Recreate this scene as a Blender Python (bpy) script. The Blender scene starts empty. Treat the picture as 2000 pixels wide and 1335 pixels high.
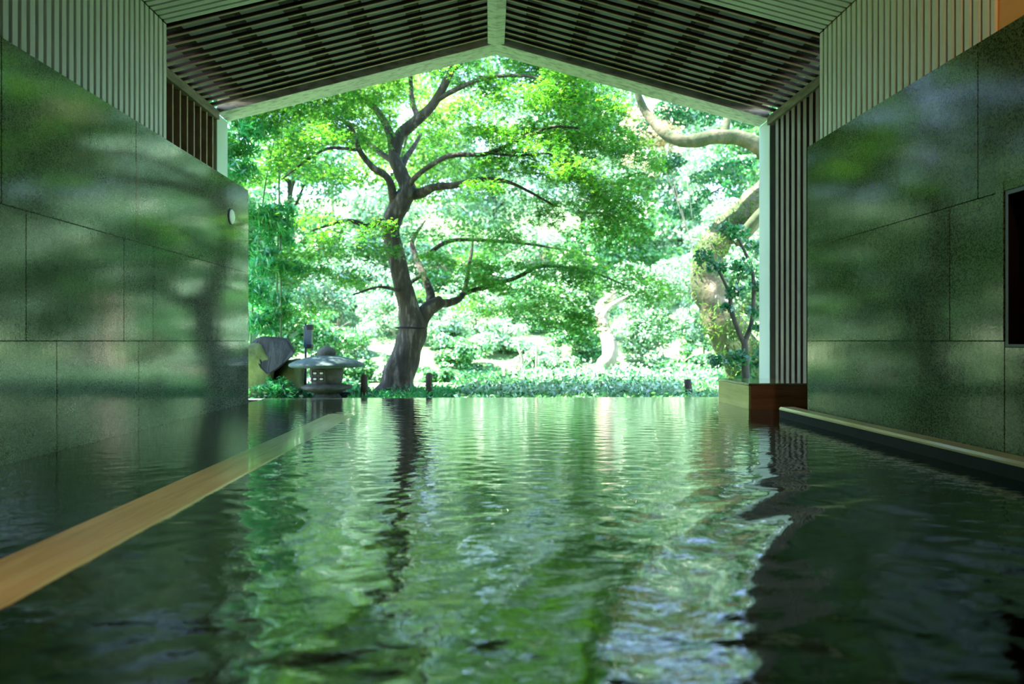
import bpy, bmesh, math, random
import numpy as np
from mathutils import Vector, Matrix, noise

random.seed(7)
R = math.radians
SC = bpy.context.scene
COL = SC.collection

# ------------------------------------------------------------------ camera
EYE = 0.6                      # eye height above the water, metres
YAW = math.atan(42.0 / 1333.0)
F = 1333.0
cd = bpy.data.cameras.new('camera')
cam = bpy.data.objects.new('camera', cd)
COL.objects.link(cam)
cam.location = (0, 0, EYE)
cam.rotation_euler = (R(90), 0, -YAW)
cd.sensor_width = 36.0
cd.lens = 36.0 * F / 2000.0
cd.shift_y = -2.0 / 2000.0
cd.clip_start = 0.02
cd.clip_end = 300
cd.dof.use_dof = True
cd.dof.focus_distance = 4.6
cd.dof.aperture_fstop = 1.7
SC.camera = cam

# ------------------------------------------------------------------ sky, sun, exposure
SUN_EL, SUN_AZ = R(60), R(268)          # azimuth the light comes from, clockwise from +Y
w = bpy.data.worlds.new('sky')
SC.world = w
w.use_nodes = True
nt = w.node_tree
nt.nodes.clear()
sky = nt.nodes.new('ShaderNodeTexSky')
sky.sky_type = 'NISHITA'
sky.sun_disc = False
sky.sun_elevation = SUN_EL
sky.sun_rotation = SUN_AZ
sky.air_density = 1.0
sky.dust_density = 0.3
sky.ozone_density = 0.7
bg = nt.nodes.new('ShaderNodeBackground')
bg.inputs['Strength'].default_value = 0.6
wo = nt.nodes.new('ShaderNodeOutputWorld')
nt.links.new(sky.outputs[0], bg.inputs[0])
nt.links.new(bg.outputs[0], wo.inputs[0])

sd = bpy.data.lights.new('sun', 'SUN')
sd.energy = 20.0
sd.angle = R(0.6)
sd.color = (1.0, 0.95, 0.86)
sun = bpy.data.objects.new('sun', sd)
COL.objects.link(sun)
dirv = Vector((math.sin(SUN_AZ) * math.cos(SUN_EL), math.cos(SUN_AZ) * math.cos(SUN_EL), math.sin(SUN_EL)))
sun.rotation_euler = dirv.to_track_quat('Z', 'Y').to_euler()
sun.location = dirv * 40

vs = SC.view_settings
vs.view_transform = 'Standard'
vs.look = 'None'
vs.gamma = 1.0
vs.use_curve_mapping = False
vs.exposure = 1.38
SC.cycles.max_bounces = 10
SC.cycles.transmission_bounces = 6
SC.cycles.transparent_max_bounces = 6
SC.cycles.caustics_refractive = False
SC.cycles.caustics_reflective = False
SC.cycles.sample_clamp_indirect = 25.0
SC.cycles.use_denoising = True

# warm lamp of the bathing room, on the upper right wall (just outside the frame)
ld = bpy.data.lights.new('warm_room_light', 'AREA')
ld.energy = 5.0
ld.size = 0.25
ld.color = (1.0, 0.55, 0.2)
lo = bpy.data.objects.new('warm_room_light', ld)
COL.objects.link(lo)
lo.location = (2.0, 2.0, 2.72)
lo.rotation_euler = (Vector((-0.45, -0.55, 0.05))).to_track_quat('Z', 'Y').to_euler()

# added warm downlights, unseen above the frame, to brighten the left rim
for k_, y_ in enumerate((.7, 2.3)):
    sp_ = bpy.data.lights.new('added_downlight', 'SPOT')
    sp_.energy = 34.0
    sp_.spot_size = R(52)
    sp_.spot_blend = .9
    sp_.shadow_soft_size = .05
    sp_.color = (1.0, .82, .58)
    so_ = bpy.data.objects.new('added_downlight', sp_)
    COL.objects.link(so_)
    so_.location = (-1.15, y_, 3.14)

# ------------------------------------------------------------------ helpers
def ray(px, py):
    u = (px - 1000.0) / F
    v = (665.5 - py) / F
    ca, sa = math.cos(YAW), math.sin(YAW)
    return Vector((u * ca + sa, ca - u * sa, v))

def at(px, py, Y):
    """the point of the place at depth Y (metres into the garden) on the sight line of a photo pixel"""
    d = ray(px, py)
    t = Y / d.y
    return Vector((d.x * t, Y, EYE + d.z * t))

def y_on_wall(px, X):
    d = ray(px, 600)
    return X * d.y / d.x

def props(o, label=None, cat=None, group=None, kind=None):
    if label: o['label'] = label
    if cat: o['category'] = cat
    if group: o['group'] = group
    if kind: o['kind'] = kind
    return o

def link(name, me, mat=None, parent=None, smooth=False):
    o = bpy.data.objects.new(name, me)
    COL.objects.link(o)
    if mat is not None and not me.materials:
        me.materials.append(mat)
    if parent is not None:
        o.parent = parent
    if smooth:
        me.polygons.foreach_set('use_smooth', [True] * len(me.polygons))
    return o

def empty(name, loc, **k):
    o = bpy.data.objects.new(name, None)
    o.empty_display_size = 0.1
    COL.objects.link(o)
    o.location = loc
    return props(o, **k)

def rel(parent, co):
    return Vector(co) - parent.location if parent is not None else Vector(co)

def box_mesh(name, lo_, hi, bevel=0.0, seg=1):
    bm = bmesh.new()
    bmesh.ops.create_cube(bm, size=1.0)
    lo_, hi = Vector(lo_), Vector(hi)
    for v in bm.verts:
        v.co = Vector([(lo_[i] + hi[i]) / 2 + v.co[i] * (hi[i] - lo_[i]) for i in range(3)])
    if bevel:
        bmesh.ops.bevel(bm, geom=list(bm.edges), offset=bevel, segments=seg, affect='EDGES', profile=0.5)
    me = bpy.data.meshes.new(name)
    bm.to_mesh(me); bm.free()
    return me

def box(name, lo_, hi, mat, parent=None, bevel=0.0, seg=1):
    if parent is not None:
        lo_, hi = rel(parent, lo_), rel(parent, hi)
    return link(name, box_mesh(name, lo_, hi, bevel, seg), mat, parent)

def prism(name, prof, axis_pts, mat, parent=None):
    """prof: list of 3D points (a planar outline); axis_pts: vector swept along"""
    n = len(prof)
    off = Vector(axis_pts)
    vs_ = [rel(parent, p) for p in prof] + [rel(parent, Vector(p) + off) for p in prof]
    fs = [tuple(range(n))[::-1], tuple(range(n, 2 * n))]
    for i in range(n):
        j = (i + 1) % n
        fs.append((i, j, n + j, n + i))
    me = bpy.data.meshes.new(name)
    me.from_pydata(vs_, [], fs)
    bm = bmesh.new(); bm.from_mesh(me)
    bmesh.ops.recalc_face_normals(bm, faces=bm.faces)
    bm.to_mesh(me); bm.free()
    return link(name, me, mat, parent)

def lathe(name, prof, mat, parent=None, centre=(0, 0, 0), n=28, wob=0.0, seed=0, smooth=True):
    c = rel(parent, centre)
    vs_, fs = [], []
    for r, z in prof:
        for k in range(n):
            a = 2 * math.pi * k / n
            rr = r * (1 + wob * noise.noise(Vector((math.cos(a) * 1.7 + seed, math.sin(a) * 1.7, z * 6))))
            vs_.append((c.x + rr * math.cos(a), c.y + rr * math.sin(a), c.z + z + wob * .05 * noise.noise(Vector((a, r * 5, seed)))))
    m = len(prof)
    for i in range(m - 1):
        for k in range(n):
            k2 = (k + 1) % n
            fs.append((i * n + k, i * n + k2, (i + 1) * n + k2, (i + 1) * n + k))
    fs.append(tuple(range(n))[::-1])
    fs.append(tuple((m - 1) * n + k for k in range(n)))
    me = bpy.data.meshes.new(name)
    me.from_pydata(vs_, [], fs)
    me.update()
    return link(name, me, mat, parent, smooth)

def catmull(pts, sub):
    P = [Vector(p) for p in pts]
    P = [P[0] * 2 - P[1]] + P + [P[-1] * 2 - P[-2]]
    out = []
    for i in range(1, len(P) - 2):
        for s in range(sub):
            t = s / sub
            a, b, c, d = P[i - 1], P[i], P[i + 1], P[i + 2]
            out.append(0.5 * ((2 * b) + (c - a) * t + (2 * a - 5 * b + 4 * c - d) * t * t + (3 * b - a - 3 * c + d) * t ** 3))
    out.append(P[-2])
    return out

def tube(name, pts, radii, mat, parent=None, sides=10, sub=5, rough=0.06, seed=0, cap=True):
    cp = catmull(pts, sub)
    rr = []
    for i in range(len(radii) - 1):
        for s in range(sub):
            rr.append(radii[i] + (radii[i + 1] - radii[i]) * s / sub)
    rr.append(radii[-1])
    vs_, fs = [], []
    ref = Vector((0.3, 1, 0.2)).normalized()
    for i, p in enumerate(cp):
        t = (cp[min(i + 1, len(cp) - 1)] - cp[max(i - 1, 0)]).normalized()
        x = ref.cross(t).normalized()
        y = t.cross(x).normalized()
        for k in range(sides):
            a = 2 * math.pi * k / sides
            r = rr[i] * (1 + rough * 2 * noise.noise(Vector((math.cos(a) * 1.3 + seed * 3.1, math.sin(a) * 1.3, i * 0.35 + seed))))
            vs_.append(rel(parent, p + (x * math.cos(a) + y * math.sin(a)) * r))
    for i in range(len(cp) - 1):
        for k in range(sides):
            k2 = (k + 1) % sides
            fs.append((i * sides + k, i * sides + k2, (i + 1) * sides + k2, (i + 1) * sides + k))
    if cap:
        fs.append(tuple(range(sides))[::-1])
        fs.append(tuple((len(cp) - 1) * sides + k for k in range(sides)))
    me = bpy.data.meshes.new(name)
    me.from_pydata(vs_, [], fs)
    me.update()
    return link(name, me, mat, parent, True)

# ---- leaves
def leaf_template(kind):
    if kind == 'maple':
        v = [(0, 0, 0)]
        f = []
        for ang, L in ((-105, .55), (-52, .88), (0, 1.0), (52, .88), (105, .55)):
            a = R(ang); w_ = R(15)
            b = len(v)
            for aa, l, z in ((a - w_, .5 * L, -.02), (a, L, -.22 * L), (a + w_, .5 * L, -.02)):
                v.append((math.sin(aa) * l, math.cos(aa) * l, z))
            f.append((0, b, b + 1, b + 2))
        return np.array(v) * .62, f
    if kind == 'oval':
        v = [(0, -.5, 0), (.27, 0, .07), (0, .5, -.05), (-.27, 0, .07)]
        return np.array(v), [(0, 1, 2, 3)]
    if kind == 'lance':
        v = [(0, -.5, 0), (.10, -.1, .03), (0, .5, -.12), (-.10, -.1, .03)]
        return np.array(v), [(0, 1, 2, 3)]
    if kind == 'blade':
        v = [(-.05, 0, 0), (.05, 0, 0), (.03, .6, .12), (0, 1.0, 0.02), (-.03, .6, .12)]
        return np.array(v), [(0, 1, 2, 3, 4)]

def leaves(name, pts, size, kind, mat, parent=None, bias=1.0, rng=None, droop=0.0, normals=None, spread=.8):
    rng = rng or np.random.default_rng(1)
    pts = np.asarray(pts, dtype=np.float64)
    if parent is not None:
        pts = pts - np.array(parent.location)
    n = len(pts)
    tv, tf = leaf_template(kind)
    nz = rng.normal(size=(n, 3)) * spread
    nz[:, 2] += bias
    if normals is not None:
        nz += normals
    nz /= np.linalg.norm(nz, axis=1)[:, None] + 1e-9
    t = rng.normal(size=(n, 3))
    t[:, 2] -= droop
    t -= (t * nz).sum(1)[:, None] * nz
    t /= np.linalg.norm(t, axis=1)[:, None] + 1e-9
    b = np.cross(t, nz)
    s = size * rng.uniform(.65, 1.25, n)
    V = (b[:, None, :] * tv[None, :, 0, None] + t[:, None, :] * tv[None, :, 1, None] + nz[:, None, :] * tv[None, :, 2, None]) * s[:, None, None] + pts[:, None, :]
    m = len(tv)
    k = len(tf[0])
    Fa = (np.array(tf)[None, :, :] + (np.arange(n) * m)[:, None, None]).reshape(-1, k)
    me = bpy.data.meshes.new(name)
    me.vertices.add(n * m)
    me.vertices.foreach_set('co', V.reshape(-1).astype(np.float32))
    me.loops.add(Fa.size)
    me.loops.foreach_set('vertex_index', Fa.reshape(-1).astype(np.int32))
    me.polygons.add(len(Fa))
    me.polygons.foreach_set('loop_start', (np.arange(len(Fa)) * k).astype(np.int32))
    me.update(calc_edges=True)
    o = link(name, me, mat, parent)
    o['kind'] = 'stuff'
    return o

# ------------------------------------------------------------------ materials
def mat_new(name):
    m = bpy.data.materials.new(name)
    m.use_nodes = True
    return m, m.node_tree, m.node_tree.nodes['Principled BSDF']

def ramp(nt_, fac, stops):
    r = nt_.nodes.new('ShaderNodeValToRGB')
    els = r.color_ramp.elements
    while len(els) < len(stops):
        els.new(0.5)
    for e, (p, c) in zip(els, stops):
        e.position = p
        e.color = (*c, 1)
    nt_.links.new(fac, r.inputs[0])
    return r.outputs[0]

def tex(nt_, kind='Noise', scale=5, detail=4, rough=.5, stretch=(1, 1, 1), coord='Object', dist=0.0):
    tc = nt_.nodes.new('ShaderNodeTexCoord')
    mp = nt_.nodes.new('ShaderNodeMapping')
    mp.inputs['Scale'].default_value = stretch
    nt_.links.new(tc.outputs[coord], mp.inputs[0])
    t = nt_.nodes.new('ShaderNodeTex' + kind)
    t.inputs['Scale'].default_value = scale
    if kind == 'Noise':
        t.inputs['Detail'].default_value = detail
        t.inputs['Roughness'].default_value = rough
        t.inputs['Distortion'].default_value = dist
    nt_.links.new(mp.outputs[0], t.inputs['Vector'])
    return t

def bump(nt_, b, h, strength, dist=0.01, prev=None):
    bn = nt_.nodes.new('ShaderNodeBump')
    bn.inputs['Strength'].default_value = strength
    bn.inputs['Distance'].default_value = dist
    nt_.links.new(h, bn.inputs['Height'])
    if prev is not None:
        nt_.links.new(prev, bn.inputs['Normal'])
    if b is not None:
        nt_.links.new(bn.outputs[0], b.inputs['Normal'])
    return bn.outputs[0]

def simple(name, stops, rough=.6, scale=6, stretch=(1, 1, 1), bstr=.2, bdist=.004, spec=.5, detail=5, metallic=0, coat=0.0, bscale=None):
    m, t, b = mat_new(name)
    n = tex(t, 'Noise', scale, detail, .6, stretch)
    t.links.new(ramp(t, n.outputs['Fac'], stops), b.inputs['Base Color'])
    b.inputs['Roughness'].default_value = rough
    b.inputs['Specular IOR Level'].default_value = spec
    b.inputs['Metallic'].default_value = metallic
    b.inputs['Coat Weight'].default_value = coat
    b.inputs['Coat Roughness'].default_value = .12
    if bstr:
        n2 = tex(t, 'Noise', bscale or scale * 2, detail, .6, stretch)
        bump(t, b, n2.outputs['Fac'], bstr, bdist)
    return m

def granite(name, dark, mid, light, rough, bstr, ior=1.62):
    m, t, b = mat_new(name)
    sp = tex(t, 'Voronoi', 110)
    n1 = tex(t, 'Noise', 60, 3, .7)
    n2 = tex(t, 'Noise', 2.2, 5, .6, (1, 1, .6))
    mx = t.nodes.new('ShaderNodeMath'); mx.operation = 'MULTIPLY_ADD'
    t.links.new(n1.outputs['Fac'], mx.inputs[0]); mx.inputs[1].default_value = .8
    t.links.new(sp.outputs['Distance'], mx.inputs[2])
    c1 = ramp(t, mx.outputs[0], [(.42, dark), (.72, mid), (.98, light)])
    c2 = ramp(t, n2.outputs['Fac'], [(.3, (.55, .6, .58)), (.7, (1.1, 1.08, 1.0))])
    mc = t.nodes.new('ShaderNodeMix'); mc.data_type = 'RGBA'; mc.blend_type = 'MULTIPLY'
    mc.inputs['Factor'].default_value = 1
    t.links.new(c1, mc.inputs['A']); t.links.new(c2, mc.inputs['B'])
    # every slab is cut from a slightly different block
    oi = t.nodes.new('ShaderNodeObjectInfo')
    hv = t.nodes.new('ShaderNodeHueSaturation')
    mr = t.nodes.new('ShaderNodeMapRange')
    mr.inputs['To Min'].default_value = .82; mr.inputs['To Max'].default_value = 1.18
    t.links.new(oi.outputs['Random'], mr.inputs['Value'])
    t.links.new(mr.outputs[0], hv.inputs['Value'])
    t.links.new(mc.outputs['Result'], hv.inputs['Color'])
    t.links.new(hv.outputs[0], b.inputs['Base Color'])
    # water runs down the stone: thin vertical streaks in the gloss
    st = tex(t, 'Noise', 9, 6, .65, (1, 5, .25))
    rr = t.nodes.new('ShaderNodeMapRange')
    rr.inputs['From Min'].default_value = .3; rr.inputs['From Max'].default_value = .7
    rr.inputs['To Min'].default_value = rough * .7; rr.inputs['To Max'].default_value = rough * 1.5
    t.links.new(st.outputs['Fac'], rr.inputs['Value'])
    t.links.new(rr.outputs[0], b.inputs['Roughness'])
    b.inputs['IOR'].default_value = ior
    nb = tex(t, 'Noise', 90, 2, .5)
    p = bump(t, None, nb.outputs['Fac'], bstr, .0006)
    nb2 = tex(t, 'Noise', 5, 3, .5, (1, 1.5, .5))
    bump(t, b, nb2.outputs['Fac'], .3, .002, p)
    return m

M = {}
M['granite'] = granite('green_granite', (.005, .010, .009), (.014, .026, .020), (.15, .20, .14), .08, .35)
M['granite_right'] = granite('dark_green_granite', (.005, .011, .009), (.018, .034, .020), (.15, .22, .11), .085, .35, 1.36)
M['joint'] = simple('dark_joint', [(.3, (.004, .006, .006)), (.7, (.01, .012, .012))], .8, 20)
M['batten'] = simple('sage_white_batten', [(.3, (.68, .73, .74)), (.7, (.75, .80, .80))], .45, 3, (1, 1, .2), .1)
M['batten_gap'] = simple('grooved_backing', [(.3, (.20, .23, .19)), (.7, (.25, .28, .23))], .7, 6)
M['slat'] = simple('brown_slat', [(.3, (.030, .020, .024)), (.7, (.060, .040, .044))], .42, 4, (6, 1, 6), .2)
M['lit_slat_edge'] = simple('pale_lit_edge', [(.3, (.34, .25, .19)), (.7, (.50, .38, .29))], .5, 8, (1, 1, 1), .2)  # light caught by the slat edges, put into their colour
M['slat_wall'] = simple('weathered_brown_slat', [(.3, (.14, .095, .10)), (.7, (.25, .18, .18))], .45, 4, (8, 8, .4), .25)
M['black'] = simple('dark_backing', [(.3, (.006, .006, .009)), (.7, (.014, .012, .016))], .8, 6)
M['deck'] = simple('skylit_roof_deck', [(.3, (.26, .26, .36)), (.7, (.42, .45, .62))], .5, 3, (1, 1, 1), .2)  # bluish skylight on the deck put into its colour
M['rafter'] = simple('dark_rafter', [(.3, (.012, .010, .012)), (.7, (.03, .024, .026))], .7, 6)
M['frame'] = simple('weathered_grey_beam', [(.35, (.42, .43, .46)), (.5, (.76, .76, .80)), (.7, (.86, .86, .90))], .5, 9, (1, 3, 3), .5, .006, detail=8)
M['post'] = simple('pale_teal_post', [(.3, (.62, .74, .73)), (.7, (.70, .80, .79))], .4, 4, (1, 1, .3), .1)
M['trimwood'] = simple('weathered_trim', [(.3, (.07, .06, .045)), (.6, (.22, .20, .15)), (.8, (.34, .32, .26))], .6, 22, (1, .25, 1), .6, .006, detail=8)
M['plaster'] = simple('ochre_plaster', [(.3, (.76, .38, .13)), (.7, (.82, .44, .17))], .8, 3, bstr=.1)
M['ceiling_dark'] = simple('room_plaster', [(.3, (.16, .15, .13)), (.7, (.2, .19, .165))], .8, 3, bstr=.1)
M['bed'] = simple('black_slate_bed', [(.3, (.012, .022, .024)), (.7, (.04, .055, .055))], .5, 3, (1, 1, 1), .3)
M['poolfloor'] = simple('pool_floor_wood', [(.3, (.035, .018, .010)), (.55, (.085, .042, .022)), (.8, (.15, .08, .04))], .6, 7, (6, .3, 1), .2)
M['disc'] = simple('white_disc', [(.3, (.72, .76, .74)), (.7, (.8, .83, .8))], .35, 3, bstr=0)
M['stone'] = simple('lantern_stone', [(.3, (.04, .045, .04)), (.6, (.09, .095, .08)), (.8, (.16, .165, .14))], .85, 14, bstr=.8, bdist=.01, detail=9)
M['stone_roof'] = simple('skylit_lantern_stone', [(.3, (.045, .075, .075)), (.7, (.10, .15, .145))], .75, 12, bstr=.7, bdist=.01, detail=9, spec=.2)  # bluish sky-lit shade of the roof put into its colour
M['rock'] = simple('dark_rock', [(.3, (.005, .008, .008)), (.6, (.014, .020, .018)), (.8, (.05, .062, .05))], .8, 3.5, bstr=1, bdist=.03, detail=10)
M['mossrock'] = simple('mossy_rock', [(.3, (.03, .045, .02)), (.5, (.10, .14, .04)), (.75, (.20, .24, .07))], .9, 3, bstr=1, bdist=.03, detail=10)
M['bark'] = simple('maple_bark', [(.3, (.025, .022, .017)), (.55, (.065, .056, .042)), (.78, (.32, .28, .24))], .9, 6, (2.2, 2.2, .5), 1, .02, detail=9)
M['bark_big'] = simple('mossy_bark', [(.3, (.03, .045, .015)), (.45, (.035, .055, .018)), (.62, (.12, .10, .06)), (.8, (.42, .34, .28))], .95, 2.6, (1, 1, .7), 1, .05, detail=10)
M['bark_dark'] = simple('dark_bark', [(.3, (.022, .028, .022)), (.7, (.065, .06, .045))], .9, 10, (2, 2, .5), 1, .01)
M['culm'] = simple('green_culm', [(.3, (.03, .10, .03)), (.7, (.07, .18, .05))], .5, 6)
M['bark_pale'] = simple('pale_bark', [(.3, (.22, .19, .14)), (.7, (.48, .42, .33))], .9, 8, (2, 2, .5), .8, .01)
M['metal_dark'] = simple('dark_blue_metal', [(.3, (.012, .035, .05)), (.7, (.02, .05, .068))], .5, 5, bstr=0)
M['stake'] = simple('dark_stake', [(.3, (.025, .018, .016)), (.7, (.09, .06, .045))], .8, 20, (1, 1, .3), .7)
M['ground'] = simple('garden_gravel', [(.3, (.30, .29, .22)), (.5, (.50, .50, .42)), (.7, (.66, .66, .58))], .95, 9, bstr=.6, bdist=.02, detail=10)
M['hill'] = simple('hill_soil', [(.3, (.10, .16, .06)), (.7, (.26, .34, .16))], .95, 3, bstr=.6, bdist=.05)
M['glassdark'] = simple('dark_window_glass', [(.3, (.006, .004, .006)), (.7, (.012, .008, .01))], .12, 3, bstr=0)
M['bronze'] = simple('bronze_frame', [(.3, (.02, .014, .014)), (.7, (.03, .02, .018))], .4, 3, bstr=0)

def wood(name, dark, mid, light, rough, axis, coat=.0):
    m, t, b = mat_new(name)
    st = [9, 9, 9]; st[axis] = .55
    n = tex(t, 'Noise', 3.2, 7, .62, tuple(st), dist=.6)
    big = tex(t, 'Noise', 1.2, 2, .5, (1, 1, 1))
    c1 = ramp(t, n.outputs['Fac'], [(.28, dark), (.5, mid), (.75, light)])
    c2 = ramp(t, big.outputs['Fac'], [(.3, (.72, .66, .55)), (.7, (1.08, 1.05, 1.0))])
    mc = t.nodes.new('ShaderNodeMix'); mc.data_type = 'RGBA'; mc.blend_type = 'MULTIPLY'
    mc.inputs['Factor'].default_value = 1
    t.links.new(c1, mc.inputs['A']); t.links.new(c2, mc.inputs['B'])
    t.links.new(mc.outputs['Result'], b.inputs['Base Color'])
    b.inputs['Roughness'].default_value = rough
    b.inputs['Coat Weight'].default_value = coat
    b.inputs['Coat Roughness'].default_value = .08
    bump(t, b, n.outputs['Fac'], .15, .002)
    return m

M['edge_wood'] = wood('cypress_edge', (.60, .40, .16), (.82, .60, .28), (.92, .78, .44), .35, 1, .5)
M['spout_side'] = wood('greenlit_cypress_board', (.50, .44, .10), (.68, .62, .18), (.80, .74, .30), .3, 1, .3)  # green light from the garden put into the side board's colour
M['spout_front'] = wood('red_cypress_board', (.42, .13, .035), (.66, .25, .07), (.80, .38, .13), .35, 0, .2)
M['spout_top'] = wood('wet_cypress_board', (.30, .22, .08), (.46, .37, .16), (.62, .52, .26), .14, 0, .9)

def leafmat(name, diff, trans, mixf=.5, var=.35, gloss=.08, rough=.35, hue=.03):
    m = bpy.data.materials.new(name)
    m.use_nodes = True
    t = m.node_tree
    t.nodes.clear()
    out = t.nodes.new('ShaderNodeOutputMaterial')
    geo = t.nodes.new('ShaderNodeNewGeometry')
    def col(c):
        h = t.nodes.new('ShaderNodeHueSaturation')
        h.inputs['Color'].default_value = (*c, 1)
        a = t.nodes.new('ShaderNodeMapRange')
        a.inputs['To Min'].default_value = 1 - var; a.inputs['To Max'].default_value = 1 + var
        t.links.new(geo.outputs['Random Per Island'], a.inputs['Value'])
        t.links.new(a.outputs[0], h.inputs['Value'])
        wn = t.nodes.new('ShaderNodeTexWhiteNoise'); wn.noise_dimensions = '1D'
        t.links.new(geo.outputs['Random Per Island'], wn.inputs['W'])
        a2 = t.nodes.new('ShaderNodeMapRange')
        a2.inputs['To Min'].default_value = .5 - hue; a2.inputs['To Max'].default_value = .5 + hue
        t.links.new(wn.outputs['Value'], a2.inputs['Value'])
        t.links.new(a2.outputs[0], h.inputs['Hue'])
        return h.outputs[0]
    d = t.nodes.new('ShaderNodeBsdfDiffuse'); t.links.new(col(diff), d.inputs[0])
    tr = t.nodes.new('ShaderNodeBsdfTranslucent'); t.links.new(col(trans), tr.inputs[0])
    mx = t.nodes.new('ShaderNodeMixShader'); mx.inputs[0].default_value = mixf
    t.links.new(d.outputs[0], mx.inputs[1]); t.links.new(tr.outputs[0], mx.inputs[2])
    g = t.nodes.new('ShaderNodeBsdfGlossy'); g.inputs['Roughness'].default_value = rough
    m2 = t.nodes.new('ShaderNodeMixShader'); m2.inputs[0].default_value = gloss
    t.links.new(mx.outputs[0], m2.inputs[1]); t.links.new(g.outputs[0], m2.inputs[2])
    t.links.new(m2.outputs[0], out.inputs[0])
    return m

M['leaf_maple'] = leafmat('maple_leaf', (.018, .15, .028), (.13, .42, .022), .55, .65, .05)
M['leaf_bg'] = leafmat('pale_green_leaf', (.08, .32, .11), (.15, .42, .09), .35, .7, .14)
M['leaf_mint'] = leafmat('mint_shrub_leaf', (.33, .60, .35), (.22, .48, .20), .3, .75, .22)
M['leaf_dark'] = leafmat('dark_leaf', (.015, .12, .04), (.03, .24, .06), .4, .45, .08)
M['leaf_bamboo'] = leafmat('bamboo_leaf', (.03, .28, .08), (.07, .46, .11), .45, .4, .08)
M['leaf_yellow'] = leafmat('yellow_green_leaf', (.18, .42, .07), (.30, .56, .07), .5, .4, .08)
M['leaf_pink'] = leafmat('pink_tipped_leaf', (.82, .66, .50), (.7, .66, .40), .4, .35, .08, hue=.05)
M['moss'] = leafmat('moss_leaf', (.08, .19, .03), (.14, .32, .04), .4, .45, .03)

# water: clear dielectric surface with fine ripples over real swell geometry
def water_mat():
    # cloudy mineral water: nothing of the bottom shows, the mirror does
    m, t, b = mat_new('spring_water')
    nb = tex(t, 'Noise', 2.4, 4, .6, (2.2, .5, 1), dist=.5)
    t.links.new(ramp(t, nb.outputs['Fac'], [(.35, (.004, .010, .010)), (.55, (.008, .014, .009)), (.75, (.026, .018, .012))]), b.inputs['Base Color'])
    b.inputs['Roughness'].default_value = .0
    b.inputs['IOR'].default_value = 2.1
    n1 = tex(t, 'Noise', 15, 2, .5, (.9, 1.9, 1), dist=.5)
    p1 = bump(t, None, n1.outputs['Fac'], .5, .0028)
    n2 = tex(t, 'Noise', 44, 2, .5, (.6, 2.0, 1))
    bump(t, b, n2.outputs['Fac'], .5, .0008, p1)
    return m
M['water'] = water_mat()

# ------------------------------------------------------------------ the bath hall
XL, XR = -2.358, 2.400
ZT = 2.068                       # top of the stone
YL_END, YR_END = 6.73, 5.10
Z1 = 5.08                        # where the ribbed lining stops
ZF = 6.78                        # plane of the outer frame
PXL, PXR = -2.372, 2.484         # ribbed lining planes
SXL, SXR = -2.675, 2.800         # slatted porch sides
RX = 0.055                       # ridge
EAVE, RIDGE = 2.844, 3.560
BACK = -2.2
EDGE_Y = 7.27

def roof_z(x):                   # underside of the porch slats
    if x < RX:
        return EAVE + (RIDGE - EAVE) * (x - SXL) / (RX - SXL)
    return EAVE + (RIDGE - EAVE) * (SXR - x) / (SXR - RX)

CE = 2.925
def ceil_z(x):
    if x < RX:
        return CE + (RIDGE - .02 - CE) * (x - PXL) / (RX - PXL)
    return CE + (RIDGE - .02 - CE) * (PXR - x) / (PXR - RX)

# pool basin and floors
pf = box('floor', (-1.08, BACK, -.62), (2.26, EDGE_Y - .12, -.55), M['poolfloor']); props(pf, kind='structure', label='dark brown pool floor under the water')
cb = box('floor_channel', (XL + .002, BACK, -.12), (-1.345, EDGE_Y - .12, -.045), M['bed']); props(cb, kind='structure', label='dark slate overflow channel beside the left wall')
cb2 = box('floor_porch', (2.262, YR_END + .25, -.62), (SXR + .1, EDGE_Y - .12, -.55), M['bed']); props(cb2, kind='structure')
edge = box('trim_1', (-3.3, EDGE_Y - .118, -.62), (3.4, EDGE_Y, -.004), M['bed'], bevel=.004); props(edge, kind='structure', label='low dark stone lip at the far end of the pool')

# wooden rims: two long cypress boards
def rim(name, x0, x1, y0, y1, zt0, zt1, depth, mat, label):
    bm = bmesh.new()
    N = 24
    rows = []
    for i in range(N + 1):
        y = y0 + (y1 - y0) * i / N
        z = zt0 + (zt1 - zt0) * i / N
        c = .012
        rows.append([bm.verts.new(p) for p in ((x0, y, -depth), (x0, y, z - c), (x0 + c, y, z), (x1 - c, y, z), (x1, y, z - c), (x1, y, -depth))])
    for a, b in zip(rows[:-1], rows[1:]):
        for k in range(6):
            k2 = (k + 1) % 6
            bm.faces.new((a[k], a[k2], b[k2], b[k]))
    bm.faces.new(rows[0]); bm.faces.new(rows[-1][::-1])
    bmesh.ops.recalc_face_normals(bm, faces=bm.faces)
    me = bpy.data.meshes.new(name)
    bm.to_mesh(me); bm.free()
    o = link(name, me, mat)
    return props(o, label=label, cat='plank')
rim('cypress_plank', -1.342, -1.092, BACK, EDGE_Y - .13, .016, -.003, .54, M['edge_wood'], 'long pale cypress board rimming the left side of the pool')
rim('cypress_plank', 2.268, 2.398, BACK, 5.30, .082, .082, -.060, M['edge_wood'], 'narrow yellow cypress board along the foot of the right wall')

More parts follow.
